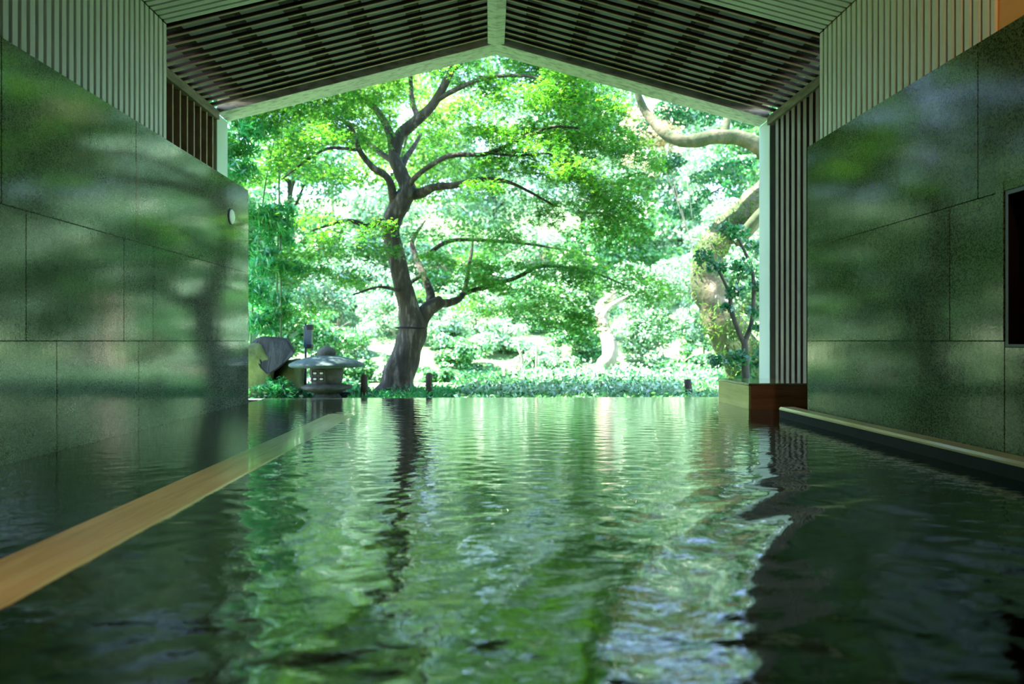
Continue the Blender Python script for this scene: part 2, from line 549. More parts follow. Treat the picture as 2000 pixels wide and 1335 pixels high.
# stone walls: backing plus individual slabs
def stone_wall(name, x_face, side, y_end, mat, courses, label, hole=None):
    """courses: (z0, z1, [joint Ys]); side = -1 for the left wall"""
    th = .035
    back = bpy.data.meshes.new(name)
    xa, xb = x_face + side * th * .8, x_face + side * .16
    lo_x, hi_x = min(xa, xb), max(xa, xb)
    o = None
    segs = [(BACK, y_end - .004)] if hole is None else [(BACK, hole[0] - .0), (hole[1], y_end - .004)]
    bm = bmesh.new()
    def addb(l, h):
        g = bmesh.ops.create_cube(bm, size=1.0)
        for v in g['verts']:
            v.co = Vector([(l[i] + h[i]) / 2 + v.co[i] * (h[i] - l[i]) for i in range(3)])
    for a, b in segs:
        addb((lo_x, a, -.1), (hi_x, b, ZT - .004))
    if hole:
        addb((lo_x, hole[0], -.1), (hi_x, hole[1], hole[2]))
        addb((lo_x, hole[0], hole[3]), (hi_x, hole[1], ZT - .004))
    bm.to_mesh(back); bm.free()
    o = link(name, back, M['joint'])
    props(o, label=label, kind='structure')
    g = .0013
    for z0, z1, ys in courses:
        ys = [BACK] + ys + [y_end]
        for a, b in zip(ys[:-1], ys[1:]):
            pieces = [(a, b, z0, z1)]
            if hole:
                h0, h1, hz0, hz1 = hole
                out = []
                for (pa, pb, pz0, pz1) in pieces:
                    if pb <= h0 or pa >= h1 or pz1 <= hz0 or pz0 >= hz1:
                        out.append((pa, pb, pz0, pz1)); continue
                    if pa < h0: out.append((pa, h0, pz0, pz1))
                    if pb > h1: out.append((h1, pb, pz0, pz1))
                    ia, ib = max(pa, h0), min(pb, h1)
                    if pz0 < hz0: out.append((ia, ib, pz0, hz0))
                    if pz1 > hz1: out.append((ia, ib, hz1, pz1))
                pieces = out
            for pa, pb, pz0, pz1 in pieces:
                if pb - pa < .02 or pz1 - pz0 < .02: continue
                x0, x1 = sorted((x_face, x_face + side * th))
                box('stone_slab', (x0, pa + g, pz0 + g), (x1, pb - g, pz1 - g), mat, o, bevel=.002)
    # end caps and top slabs in the same stone
    x0, x1 = sorted((x_face + side * th, x_face + side * .17))
    box('end_slab', (x0, y_end - .003, -.1), (x1, y_end + .0, ZT), mat, o)
    return o

jl = lambda px: y_on_wall(px, XL)
jr = lambda px: y_on_wall(px, XR)
stone_wall('wall_left', XL, -1, YL_END, M['granite'], [
    (-.10, .600, [-.9, .6, 2.1, jl(111), jl(271), jl(445)]),
    (.600, 1.262, [-1.2, .1, 1.4, 2.5, jl(51), jl(242), jl(299), jl(404), jl(440)]),
    (1.262, ZT, [-.6, .7, 2.0, jl(3), 4.62]),
], 'wet green granite slab wall on the left, mirroring the garden')
hy1, hy0 = y_on_wall(1962, XR), 1.1
stone_wall('wall_right', XR, 1, YR_END, M['granite_right'], [
    (-.10, .600, [-.9, .6, 2.3]),
    (.600, 1.30, [-1.2, hy0, jr(1855)]),
    (1.30, ZT, [-.6, .9, 2.2, jr(1910)]),
], 'dark speckled green granite wall on the right', hole=(hy0, hy1, .572, 1.300))

# recessed window of the right wall
wn = empty('window_1', (XR, (hy0 + hy1) / 2, .57), kind='structure', label='dark recessed window in the right granite wall')
for nm, l, h in (('frame', (XR - .004, hy1 - .0, .60), (XR + .03, hy1 + .055, 1.35)),
                 ('frame', (XR - .004, hy0, 1.298), (XR + .03, hy1, 1.35))):
    box(nm, l, h, M['granite_right'], wn, bevel=.003)
box('jamb', (XR + .002, hy1 - .02, .572), (XR + .14, hy1, 1.298), M['bronze'], wn)
box('jamb', (XR + .05, hy1 - .055, .60), (XR + .09, hy1 - .02, 1.298), M['bronze'], wn)
box('head', (XR + .002, hy0, 1.28), (XR + .14, hy1 - .02, 1.298), M['bronze'], wn)
box('sill', (XR + .002, hy0, .573), (XR + .14, hy1 - .02, .585), M['bronze'], wn)
box('pane', (XR + .125, hy0, .585), (XR + .135, hy1 - .02, 1.28), M['glassdark'], wn)

# white disc on the left wall
dc = at(451.5, 423, 6.0)
dy = y_on_wall(451.5, XL)
dz = EYE + (665.5 - 423) / F * (dy * math.cos(YAW) + XL * math.sin(YAW))
dm = empty('wall_fitting', (XL, dy, dz), label='round white cover plate near the end of the left granite wall', cat='wall plate')
pl = lathe('cover', [(.066, 0), (.066, .008), (.060, .013), (.02, .014)], M['disc'], dm, dm.location, 32)
pl.rotation_euler = (0, R(90), 0)
pl2 = lathe('ring', [(.073, -.001), (.073, .005), (.066, .006)], M['metal_dark'], dm, dm.location, 32)
pl2.rotation_euler = (0, R(90), 0)

# ribbed lining: individual battens over a grooved backing
PITCH = .0655
def batten_run(name, label, backing_prof, sweep, place, count):
    o = prism(name, backing_prof, sweep, M['batten_gap'])
    props(o, label=label, kind='structure')
    me = None
    for i in range(count):
        y = Z1 - .002 - PITCH * i
        if me is None:
            me = place('batten')
        b = bpy.data.objects.new('batten', me)
        COL.objects.link(b)
        b.parent = o
        b.location = (0, y, 0)
    return o
NB_L = 44
yR_last = y_on_wall(1935, PXR)
NB_R = int(round((Z1 - yR_last) / PITCH))
BW = .045
def mk_vert(x, side):
    def f(n):
        xs = sorted((x, x + side * -.018))
        me = box_mesh(n, (xs[0], -BW, ZT + .003), (xs[1], 0, ceil_z(x) - .004), .003)
        me.materials.append(M['batten'])
        return me
    return f
def mk_ceil(x0, x1):
    def f(n):
        pts = [Vector((x0, 0, ceil_z(x0))), Vector((x1, 0, ceil_z(x1)))]
        v = []
        for yy in (-BW, 0):
            for p in pts:
                v.append(Vector((p.x, yy, p.z)))
            for p in pts[::-1]:
                v.append(Vector((p.x, yy, p.z + .018)))
        me = bpy.data.meshes.new(n)
        me.from_pydata(v, [], [(0, 1, 2, 3), (4, 7, 6, 5), (0, 4, 5, 1), (1, 5, 6, 2), (2, 6, 7, 3), (3, 7, 4, 0)])
        me.materials.append(M['batten'])
        return me
    return f
# side linings (backing spans the whole hall)
batten_run('wall_left_lining', 'ribbed sage-white lining above the left granite wall',
           [(PXL - .018, BACK, ZT + .001), (PXL - .07, BACK, ZT + .001), (PXL - .07, BACK, CE + .1), (PXL - .018, BACK, CE + .1)],
           (0, Z1 - BACK, 0), mk_vert(PXL - .018, -1), NB_L)
batten_run('wall_right_lining', 'ribbed sage-white lining above the right granite wall',
           [(PXR + .018, yR_last, ZT + .001), (PXR + .07, yR_last, ZT + .001), (PXR + .07, yR_last, CE + .1), (PXR + .018, yR_last, CE + .1)],
           (0, Z1 - yR_last, 0), mk_vert(PXR + .018, 1), NB_R)
ct = .018
batten_run('ceiling', 'ribbed sage-white ceiling slope on the left',
           [(PXL, BACK, ceil_z(PXL) + ct), (RX, BACK, ceil_z(RX) + ct), (RX, BACK, ceil_z(RX) + ct + .06), (PXL, BACK, ceil_z(PXL) + ct + .06)],
           (0, Z1 - BACK, 0), mk_ceil(PXL, RX - .05), NB_L)
batten_run('ceiling_right', 'ribbed sage-white ceiling slope on the right',
           [(PXR, BACK, ceil_z(PXR) + ct), (RX, BACK, ceil_z(RX) + ct), (RX, BACK, ceil_z(RX) + ct + .06), (PXR, BACK, ceil_z(PXR) + ct + .06)],
           (0, Z1 - BACK, 0), mk_ceil(PXR, RX + .05), NB_L)
# ledge between right stone face and lining, plaster beyond it
o = box('trim_2', (XR + .002, BACK, ZT - .004), (PXR + .07, YR_END, ZT + .0), M['granite_right']); props(o, kind='structure')
o = box('wall_right_plaster', (PXR + .012, BACK, ZT + .001), (PXR + .07, yR_last - .003, CE + .1), M['plaster']); props(o, kind='structure', label='warm ochre plaster beyond the ribbed lining, upper right')
o = box('trim_3', (PXR - .002, yR_last - .03, ZT + .001), (PXR + .02, yR_last - .004, CE), M['batten']); props(o, kind='structure')
# back wall
o = box('wall_back', (XL - .2, BACK - .1, -.7), (XR + .25, BACK, 3.8), M['ceiling_dark']); props(o, kind='structure')
for nm, l, h in (('wall_basin_left', (XL - .16, BACK, -.7), (XL + .002, EDGE_Y - .12, -.1)), ('wall_basin_right', (2.4, BACK, -.7), (2.56, YR_END, -.1)), ('trim_8', (2.272, BACK, -.62), (2.398, 5.30, .059))):
    o = box(nm, l, h, M['joint']); props(o, kind='structure')
# step between the lining's end and the higher porch slats
for nm, x0, x1 in (('trim_4', PXL - .07, RX), ('trim_5', RX, PXR + .07)):
    o = prism(nm, [(x0, Z1 - .02, roof_z(x0) + .01), (x1, Z1 - .02, roof_z(x1) + .01), (x1, Z1 - .02, roof_z(x1) + .40), (x0, Z1 - .02, roof_z(x0) + .40)], (0, .02, 0), M['black'])
    props(o, kind='structure')
for nm, x0, x1 in (('trim_6', SXL - .03, PXL - .01), ('trim_7', PXR + .01, SXR + .03)):
    o = box(nm, (x0, Z1 - .04, -.1), (x1, Z1 - .02, EAVE + .2), M['black']); props(o, kind='structure')

# a warm wall lamp on the upper right
lm = empty('wall_lamp', (2.4, 2.0, 2.8), label='bronze wall lamp with a shallow shade on the ochre plaster', cat='lamp')
box('bracket', (2.47, 1.94, 2.74), (2.493, 2.06, 2.86), M['bronze'], lm)
box('arm', (2.02, 1.988, 2.79), (2.48, 2.012, 2.814), M['bronze'], lm)
lathe('shade', [(.15, 2.745), (.145, 2.80), (.05, 2.83), (.02, 2.84)], M['bronze'], lm, (2.0, 2.0, 0), 24)

for nm_, y_ in (('added unseen bronze downlight brightening the left rim, nearer the bather', .7), ('added unseen bronze downlight brightening the left rim, nearer the garden', 2.3)):
    dl = empty('added_ceiling_downlight', (-1.15, y_, 3.2), label=nm_, cat='lamp')
    lathe('ring', [(.075, 3.16), (.08, 3.17), (.08, ceil_z(-1.15) - .005), (.07, ceil_z(-1.15) - .002)], M['bronze'], dl, (-1.15, y_, 0), 20)

# ------------------------------------------------------------------ porch roof
pr = empty('ceiling_porch', (0, (Z1 + ZF) / 2, EAVE), kind='structure', label='slatted brown porch ceiling between hall and garden')
NS = 13
SP = (ZF - .10 - Z1) / NS
def sloped(x0, x1, y0, y1, dz0, dz1, name, mat, fz=roof_z, parent=pr):
    v = []
    for yy in (y0, y1):
        for x, d in ((x0, dz0), (x1, dz0), (x1, dz1), (x0, dz1)):
            v.append(rel(parent, (x, yy, fz(x) + d)))
    me = bpy.data.meshes.new(name)
    me.from_pydata(v, [], [(0, 1, 2, 3), (4, 7, 6, 5), (0, 4, 5, 1), (1, 5, 6, 2), (2, 6, 7, 3), (3, 7, 4, 0)])
    return link(name, me, mat, parent)
for x0, x1 in ((SXL - .02, RX - .085), (RX + .085, SXR + .02)):
    base = None
    for i in range(NS):
        y = Z1 + .05 + SP * i
        if base is None:
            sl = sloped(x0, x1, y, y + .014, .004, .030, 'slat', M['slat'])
            tp = sloped(x0, x1, y - .003, y + .017, -.004, .004, 'lit_slat_edge', M['lit_slat_edge'], parent=pr)  # pale strip paints the lit lower edge of the slat
            tp.parent = sl
            y_base = y
            base = (sl, tp)
        else:
            a = base[0].copy(); b = base[1].copy()
            COL.objects.link(a); COL.objects.link(b)
            a.location = (0, y - y_base, 0)
            b.parent = a
    # rafters along Y above the slats
    k = 0
    L = x1 - x0
    n = 6
    for j in range(n):
        xc = x0 + L * (j + .55) / n
        sloped(xc - .055, xc + .055, Z1, ZF - .05, .050, .12, 'rafter', M['rafter'])
    sloped(x0, x1, Z1, ZF - .02, .125, .14, 'roof_deck', M['deck'])
# outer roof skin keeps the sun out
for nm, x0, x1 in (('roof_left', -3.2, RX), ('roof_right', RX, 3.3)):
    o = sloped(x0, x1, BACK - .3, ZF + .30, .30, .36, nm, M['rafter'], parent=None)
    props(o, kind='structure')
# ridge beam with a V underside
o = prism('ridge_beam', [(RX - .082, Z1 - .3, RIDGE - .02), (RX, Z1 - .3, RIDGE - .035), (RX + .082, Z1 - .3, RIDGE - .02), (RX + .082, Z1 - .3, RIDGE + .12), (RX - .082, Z1 - .3, RIDGE + .12)], (0, ZF - .02 - Z1 + .3, 0), M['frame'])
props(o, label='pale grey ridge beam running to the peak of the porch', cat='beam')
# front frame
pf_ = empty('porch_frame', (RX, ZF, EAVE), label='pale weathered gabled frame of two rafters and two posts facing the garden', cat='frame')
bt = .105
for x0, x1 in ((SXL + .0, RX), (RX, SXR)):
    v = []
    for yy in (ZF - .01, ZF + .26):
        for x, d in ((x0, -.012), (x1, -.012), (x1, .20), (x0, .20)):
            v.append(rel(pf_, (x, yy, roof_z(x) + d)))
    me = bpy.data.meshes.new('gable_beam')
    me.from_pydata(v, [], [(0, 1, 2, 3), (4, 7, 6, 5), (0, 4, 5, 1), (1, 5, 6, 2), (2, 6, 7, 3), (3, 7, 4, 0)])
    link('gable_beam', me, M['frame'], pf_)
box('post', (-2.76, ZF - .01, -.1), (-2.675, ZF + .26, EAVE - .015), M['post'], pf_, bevel=.004)
box('post', (2.802, ZF - .01, -.1), (2.885, ZF + .26, EAVE - .015), M['post'], pf_, bevel=.004)

# slatted porch sides with eave trim
def slat_side(name, x, side, label):
    s = empty(name, (x, (Z1 + ZF) / 2, .2), kind='structure', label=label)
    xs = sorted((x + side * .075, x + side * .10))
    box('backing_board', (xs[0], Z1, -.1), (xs[1], ZF, EAVE + .05), M['black'], s)
    n = 13 if side > 0 else 12
    for i in range(n):
        y = Z1 + .06 + (.118 if side > 0 else .138) * i
        xa = sorted((x, x + side * .07))
        box('slat', (xa[0], y, .0 if side > 0 else .5), (xa[1], y + (.068 if side > 0 else .022), EAVE - .06), M['slat_wall' if side > 0 else 'lit_slat_edge'], s, bevel=.003)  # left slats take the painted lit-edge colour
    xt = sorted((x - side * .03, x + side * .07))
    v = box('eave_beam', (xt[0], Z1 - .02, EAVE - .085), (xt[1], ZF - .022, EAVE + .0), M['trimwood'], s, bevel=.006, seg=2)
slat_side('wall_porch_left', SXL, -1, 'dark slatted side of the porch above the left wall')
slat_side('wall_porch_right', SXR, 1, 'brown vertical slat side of the porch beside the right wall')

# spout box of cypress
BX0, BX1, BY0, BY1, BZ = 2.270, 2.798, 5.93, 6.73, .228
sb = empty('spout_box', ((BX0 + BX1) / 2, (BY0 + BY1) / 2, -.1), label='low reddish cypress box at the far right corner of the pool', cat='wooden box')
box('front_board', (BX0 + .022, BY0, -.1), (BX1, BY0 + .03, BZ - .022), M['spout_front'], sb, bevel=.002)
box('side_board', (BX0, BY0 + .004, -.03), (BX0 + .03, BY1, BZ - .022), M['spout_side'], sb, bevel=.002)
box('corner_gap', (BX0 + .008, BY0 + .006, -.5), (BX0 + .04, BY0 + .028, BZ - .024), M['black'], sb)  # black strip in place of the shaded gap at the box corner
box('back_board', (BX0 + .03, BY1 - .03, -.1), (BX1, BY1, BZ - .022), M['spout_front'], sb)
box('top_board', (BX0 - .004, BY0 - .004, BZ - .02), (BX1, BY1, BZ), M['spout_top'], sb, bevel=.003)

# ------------------------------------------------------------------ water
def water_height(X, Y):
    h = np.zeros_like(X)
    rng = np.random.default_rng(5)
    # short waves that run in from the far end
    for k in range(26):
        lam = rng.uniform(.045, .16)
        th = rng.normal(0, .55) + math.pi / 2
        ph = rng.uniform(0, 6.28)
        amp = .0011 * lam / .1 * rng.uniform(.3, 1) * .14
        h += amp * np.sin(2 * math.pi / lam * (X * math.cos(th) + Y * math.sin(th)) + ph)
    # broad lazy undulation near the bather
    for k in range(14):
        lam = rng.uniform(.22, .6)
        th = rng.uniform(0, math.pi)
        ph = rng.uniform(0, 6.28)
        near = np.clip((4.0 - Y) / 2.5, .12, 1)
        h += .00065 * lam / .3 * near * rng.uniform(.4, 1) * np.sin(2 * math.pi / lam * (X * math.cos(th) + Y * math.sin(th)) + ph)
    # small lens-like ripples close to the bather
    nr = np.clip((4.2 - Y) / 1.6, 0, 1)
    for k in range(18):
        lam = rng.uniform(.07, .20)
        th = rng.uniform(.15, math.pi - .15)
        ph = rng.uniform(0, 6.28)
        h += nr * .0075 * lam / 6.28 * np.sin(2 * math.pi / lam * (X * math.cos(th) + Y * math.sin(th)) + ph + .8 * np.sin(2.1 * X + k))
    # ring of swell spreading from the near right
    r = np.sqrt((X - 2.1) ** 2 + (Y - .9) ** 2)
    env = np.exp(-((r - 1.85) / .5) ** 2) * np.clip((2.0 - X) / .9, 0, 1)
    h += .0042 * env * np.sin(2 * math.pi / .27 * r + .6 * np.sin(3 * X))
    calm = np.where(X < -1.1, .45, 1.0)
    calm = np.where((X > 1.5), .6, calm)
    return h * calm

def grid_water():
    ys = np.concatenate([np.arange(BACK + .01, .7, .12), np.arange(.7, 3.0, .011), np.arange(3.0, EDGE_Y - .03, .014)])
    ys = np.append(ys, EDGE_Y - .03)
    xs = np.arange(XL + .003, 2.80, .0165)
    Xg, Yg = np.meshgrid(xs, ys)
    Zg = water_height(Xg, Yg)
    return xs, ys, Xg, Yg, Zg
xs, ys, Xg, Yg, Zg = grid_water()
V = np.stack([Xg, Yg, Zg], -1).reshape(-1, 3)
nx, ny = len(xs), len(ys)
ii, jj = np.meshgrid(np.arange(nx - 1), np.arange(ny - 1))
# the right wall and its rim bound the water; beyond them it reaches the porch side
keep = ~((xs[ii] > 2.272) & (ys[jj] < 5.29))
a = (jj * nx + ii)[keep]
Fq = np.stack([a, a + 1, a + nx + 1, a + nx], -1).reshape(-1, 4)
me = bpy.data.meshes.new('pool_water')
me.vertices.add(len(V)); me.vertices.foreach_set('co', V.reshape(-1).astype(np.float32))
me.loops.add(Fq.size); me.loops.foreach_set('vertex_index', Fq.reshape(-1).astype(np.int32))
me.polygons.add(len(Fq)); me.polygons.foreach_set('loop_start', (np.arange(len(Fq)) * 4).astype(np.int32))
me.update(calc_edges=True)
bmw = bmesh.new(); bmw.from_mesh(me)
bmesh.ops.delete(bmw, geom=[v for v in bmw.verts if not v.link_faces], context='VERTS')
bmw.to_mesh(me); bmw.free()
wat = link('pool_water', me, M['water'], None, True)
props(wat, label='rippled green-tinted spring water mirroring the garden', cat='water', kind='stuff')

# ------------------------------------------------------------------ garden ground and hill
def ground_z(x, y):
    z = -.10
    if y > 12.5:
        z += (y - 12.5) * .30
    z += .05 * noise.noise(Vector((x * .5, y * .5, 0)))
    return z
gx = np.linspace(-26, 30, 70)
gy = np.concatenate([np.linspace(EDGE_Y + .005, 13, 24), np.linspace(14, 48, 30)])
vv = [(float(x), float(y), (-.10 if y < 7.3 else ground_z(float(x), float(y)))) for y in gy for x in gx]
ff = [(j * 70 + i, j * 70 + i + 1, (j + 1) * 70 + i + 1, (j + 1) * 70 + i) for j in range(len(gy) - 1) for i in range(69)]
me = bpy.data.meshes.new('ground'); me.from_pydata(vv, [], ff); me.update()
m, t, b = mat_new('garden_ground')
n = tex(t, 'Noise', .9, 8, .65)
t.links.new(ramp(t, n.outputs['Fac'], [(.35, (.05, .13, .03)), (.55, (.12, .22, .08)), (.68, (.40, .44, .30))]), b.inputs['Base Color'])
b.inputs['Roughness'].default_value = .95
gr = link('ground', me, m, None, True); props(gr, kind='structure')
# ground beside and behind the hall
for nm, l, h in (('ground_left', (-26, -8, -.3), (-3.35, EDGE_Y, -.1)), ('ground_right', (3.45, -8, -.3), (30, EDGE_Y, -.1))):
    o = box(nm, l, h, M['hill']); props(o, kind='structure')

# ------------------------------------------------------------------ plants
def blob_points(rng, blobs, n, shell=.55):
    """blobs: (cx,cy,cz,rx,ry,rz); leaves near the surface of lumpy ellipsoids"""
    wts = np.array([b[3] * b[4] + b[3] * b[5] for b in blobs]); wts = wts / wts.sum()
    idx = rng.choice(len(blobs), n, p=wts)
    B = np.array(blobs)[idx]
    d = rng.normal(size=(n, 3)); d /= np.linalg.norm(d, axis=1)[:, None]
    r = shell + (1 - shell) * rng.random(n) ** .6
    return B[:, :3] + d * r[:, None] * B[:, 3:6], d

def sub_blobs(rng, c, rad, k, f=(.22, .42), flat=.6):
    out = []
    for _ in range(k):
        d = rng.normal(size=3); d /= np.linalg.norm(d)
        q = rng.random() ** .5
        s = rng.uniform(*f)
        p = [c[i] + d[i] * rad[i] * q * .85 for i in range(3)]
        out.append((*p, rad[0] * s, rad[1] * s, rad[2] * s * flat))
    return out

def crown_tree(name, label, base, height, crown_c, crown_r, n, leaf, kind, mat, bark, group=None, seed=0, blobs=34, trunk_r=.1, lean=(0, 0), cat='tree', flat=.6, f=(.22, .42), bias=.8):
    rng = np.random.default_rng(seed)
    o = empty(name, base, label=label, cat=cat, group=group)
    b = Vector(base)
    top = Vector((crown_c[0], crown_c[1], crown_c[2] + crown_r[2] * .4))
    mid = b.lerp(top, .45) + Vector((lean[0], 0, 0))
    tube('trunk', [b - Vector((0, 0, .08)), mid, top], [trunk_r, trunk_r * .75, trunk_r * .25], bark, o, 8, 5, seed=seed)
    for k in range(5):
        a = rng.uniform(0, 6.28)
        s = b.lerp(top, .45 + .1 * k)
        e = Vector(crown_c) + Vector((math.cos(a) * crown_r[0] * .75, math.sin(a) * crown_r[1] * .6, rng.uniform(-.2, .6) * crown_r[2]))
        tube('branch', [s, s.lerp(e, .5) + Vector((0, 0, .1 * crown_r[2])), e], [trunk_r * .45, trunk_r * .3, trunk_r * .12], bark, o, 6, 4, seed=k + seed)
    bl = sub_blobs(rng, crown_c, crown_r, blobs, f, flat)
    pts, d = blob_points(rng, bl, n)
    pts[:, 2] = np.maximum(pts[:, 2], -.05)
    leaves('foliage', pts, leaf, kind, mat, o, bias=bias, rng=rng, normals=d * .7)
    return o

# ---- the maple
MY = 9.0
A = lambda px, py, dy=0: at(px, py, MY + dy)
mb = A(772, 779); mb.z = -.12
mp = empty('maple_tree', mb, label='large green maple with a curving dark trunk, rooted just beyond the pool', cat='tree')
tk = [mb, A(778, 735), A(795, 685), A(806, 645), A(798, 600), A(784, 545), A(768, 475), A(763, 440), A(780, 400), A(797, 372), A(786, 345), A(772, 315), A(768, 285, .05)]
tr = [.27, .215, .185, .18, .135, .12, .115, .125, .13, .115, .095, .08, .07]
tube('trunk', tk, tr, M['bark'], mp, 16, 6, .09, seed=2)
bd = tube('trunk_band', [A(771, 641), A(771, 641) + Vector((.001, 0, 0)), A(771, 641)], [.01, .01, .01], M['black'], mp, 6, 1)
bpy.data.objects.remove(bd)
# dark tie around the trunk
tc_ = A(803, 640)
ring = []
for k in range(13):
    a_ = 2 * math.pi * k / 12
    ring.append(tc_ + Vector((.20 * math.cos(a_), .20 * math.sin(a_), .004 * math.sin(a_ * 2))))
tube('trunk_tie', ring, [.012] * 13, M['black'], mp, 6, 2, 0)
BR = [
    ([(770, 300, .03), (783, 262, 0), (818, 232, -.1), (850, 198, -.2), (878, 145, -.3), (900, 95, -.4), (925, 40, -.5)], [.085, .08, .07, .06, .045, .035, .02]),
    ([(768, 290, .05), (763, 265, .1), (738, 218, .2), (702, 188, .3), (660, 165, .3), (600, 130, .4)], [.07, .06, .045, .035, .028, .015]),
    ([(770, 405, 0), (766, 372, -.1), (755, 345, -.2), (727, 326, -.3), (702, 293, -.4), (690, 255, -.5), (672, 240, -.6)], [.06, .055, .048, .042, .035, .025, .015]),
    ([(776, 320, 0), (748, 302, .3), (715, 275, .6), (690, 245, .8), (640, 225, .9)], [.045, .04, .035, .025, .012]),
    ([(764, 440, 0), (742, 433, -.2), (718, 441, -.3), (690, 432, -.5), (660, 434, -.7), (610, 450, -.9)], [.055, .045, .035, .03, .022, .01]),
    ([(797, 378, 0), (820, 378, 0), (849, 365, -.2), (885, 362, -.3), (925, 353, -.5), (965, 350, -.6), (1010, 362, -.8), (1080, 400, -.9)], [.09, .07, .05, .042, .035, .028, .02, .01]),
    ([(798, 366, .05), (812, 345, -.3), (849, 318, -.6), (885, 303, -.8), (951, 300, -.9), (1007, 276, -1.0), (1078, 248, -1.1), (1130, 250, -1.2)], [.035, .035, .033, .03, .026, .022, .018, .01]),
    ([(951, 300, -.9), (1010, 303, -1.0), (1070, 300, -1.1), (1130, 315, -1.2)], [.016, .013, .01, .007]),
    ([(782, 335, 0), (792, 310, .2), (806, 290, .4), (822, 262, .7)], [.05, .04, .035, .02]),
    ([(806, 660, .0), (819, 630, .05), (836, 603, .1), (862, 588, .2)], [.13, .12, .105, .085]),
    ([(842, 600, .15), (840, 570, .3), (826, 535, .5), (812, 500, .7), (806, 470, .8), (830, 430, 1.0)], [.08, .06, .05, .042, .035, .015]),
    ([(850, 592, .15), (880, 590, .3), (905, 572, .5), (918, 507, .8), (925, 460, 1.0)], [.07, .055, .04, .03, .015]),
    ([(826, 535, .5), (800, 553, .3), (780, 566, -.1), (740, 560, -.3), (690, 575, -.5)], [.03, .025, .022, .018, .01]),
    ([(905, 572, .5), (1000, 545, .6), (1060, 520, .5), (1150, 530, .4), (1230, 560, .3)], [.035, .03, .025, .02, .01]),
    ([(830, 500, .6), (880, 470, .7), (960, 470, .8), (1060, 480, .8), (1160, 500, .8)], [.035, .03, .024, .018, .01]),
    ([(818, 232, -.1), (806, 200, .2), (802, 150, .4), (800, 90, .6), (790, 20, .8)], [.04, .035, .03, .025, .012]),
    ([(850, 198, -.2), (900, 170, -.4), (960, 150, -.6), (1040, 150, -.8), (1120, 180, -.9)], [.035, .03, .025, .018, .01]),
    ([(878, 145, -.3), (960, 60, -.5), (1060, 0, -.6), (1180, -10, -.6)], [.035, .03, .02, .01]),
    ([(702, 293, -.4), (640, 290, -.6), (590, 320, -.8), (550, 350, -.9)], [.022, .018, .014, .008]),
]
for k, (pts_, rd) in enumerate(BR):
    tube('branch', [A(*p) for p in pts_], rd, M['bark'], mp, 8, 5, .08, seed=k + 10)

rngm = np.random.default_rng(11)
# foliage layers: (px, py, depth offset, half width px, half height px, weight)
LAYERS = [
    (500, 250, -.3, 90, 45, 1.0), (560, 200, .2, 100, 40, 1.1), (640, 200, -.5, 90, 40, 1.1), (530, 330, .3, 90, 40, .9),
    (610, 300, -.6, 80, 40, 1.0), (700, 160, .0, 90, 35, 1.0), (660, 250, .5, 80, 35, .9), (560, 410, -.2, 60, 25, .35),
    (720, 250, -.7, 60, 30, .6), (800, 150, .3, 80, 35, .8), (850, 240, .6, 60, 40, .5), (680, 360, -.8, 55, 22, .45),
    (660, 450, -.8, 75, 22, .7), (600, 480, -.6, 60, 22, .6), (700, 500, -.3, 70, 20, .5), (650, 550, -.4, 80, 25, .6), (590, 600, -.1, 60, 24, .4),
    (900, 110, -.3, 80, 30, .7), (980, 150, -.6, 80, 40, 1.1), (1060, 160, -.8, 90, 45, 1.3), (1130, 210, -.9, 80, 50, 1.3),
    (1000, 230, -.9, 90, 40, 1.0), (930, 270, -.4, 70, 30, .7), (1080, 290, -1.0, 90, 45, 1.2), (1180, 300, -.7, 80, 55, 1.3),
    (1000, 340, -.7, 80, 28, .8), (900, 330, -.1, 70, 25, .6), (1150, 380, -.8, 80, 40, 1.1), (1230, 380, -.5, 50, 60, 1.0),
    (1080, 410, -.5, 80, 30, .8), (1200, 450, -.5, 60, 30, .9), (900, 410, .3, 60, 25, .5), (960, 460, .5, 90, 25, .9),
    (880, 480, .8, 70, 28, .7), (1060, 500, .6, 90, 25, .9), (1000, 540, .5, 100, 32, 1.1), (900, 560, .8, 70, 26, .7),
    (1110, 560, .5, 90, 34, 1.2), (1190, 530, .3, 80, 30, 1.1), (1250, 570, .2, 60, 35, .9), (1070, 610, .6, 90, 25, .7),
    (1160, 620, .5, 80, 28, .8), (960, 600, .7, 80, 22, .5), (1270, 620, .2, 40, 22, .5),
    (560, 60, -.4, 120, 60, 1.4), (700, 40, .2, 120, 60, 1.4), (840, 10, .0, 120, 60, 1.4), (980, 20, -.4, 130, 60, 1.4), (1100, 60, -.7, 110, 55, 1.0),
    (520, 140, -.6, 80, 45, 1.0), (620, 110, -.9, 100, 45, 1.1), (760, 90, -.9, 100, 40, 1.0),
    (600, -90, -.3, 140, 70, 1.2), (780, -120, .1, 150, 70, 1.3), (950, -90, -.2, 140, 70, 1.1), (1080, -30, -.4, 110, 50, .9), (1150, 100, -.6, 90, 60, .9), (1180, -20, -.6, 90, 60, .6),
]
wts = np.array([l[5] * (l[3] * l[4]) ** .8 for l in LAYERS]); wts /= wts.sum()
NMAPLE = 135000
pads = []
for l, wt in zip(LAYERS, wts):
    npd = max(3, int(round(560 * wt)))
    for _ in range(npd):
        while True:
            u_, v_ = rngm.uniform(-1, 1, 2)
            if u_ * u_ + v_ * v_ < 1: break
        c = at(l[0] + u_ * l[3] * 1.05, l[1] + v_ * l[4] * 1.05, MY + l[2] + rngm.normal() * .35)
        # pads droop away from the trunk
        sl = (c.x - mb.x) * .10 + rngm.normal() * .12
        pads.append((c, rngm.uniform(.16, .34), rngm.uniform(.03, .07), sl, rngm.normal() * .15, max(1, int(NMAPLE * wt / npd))))
PP = []
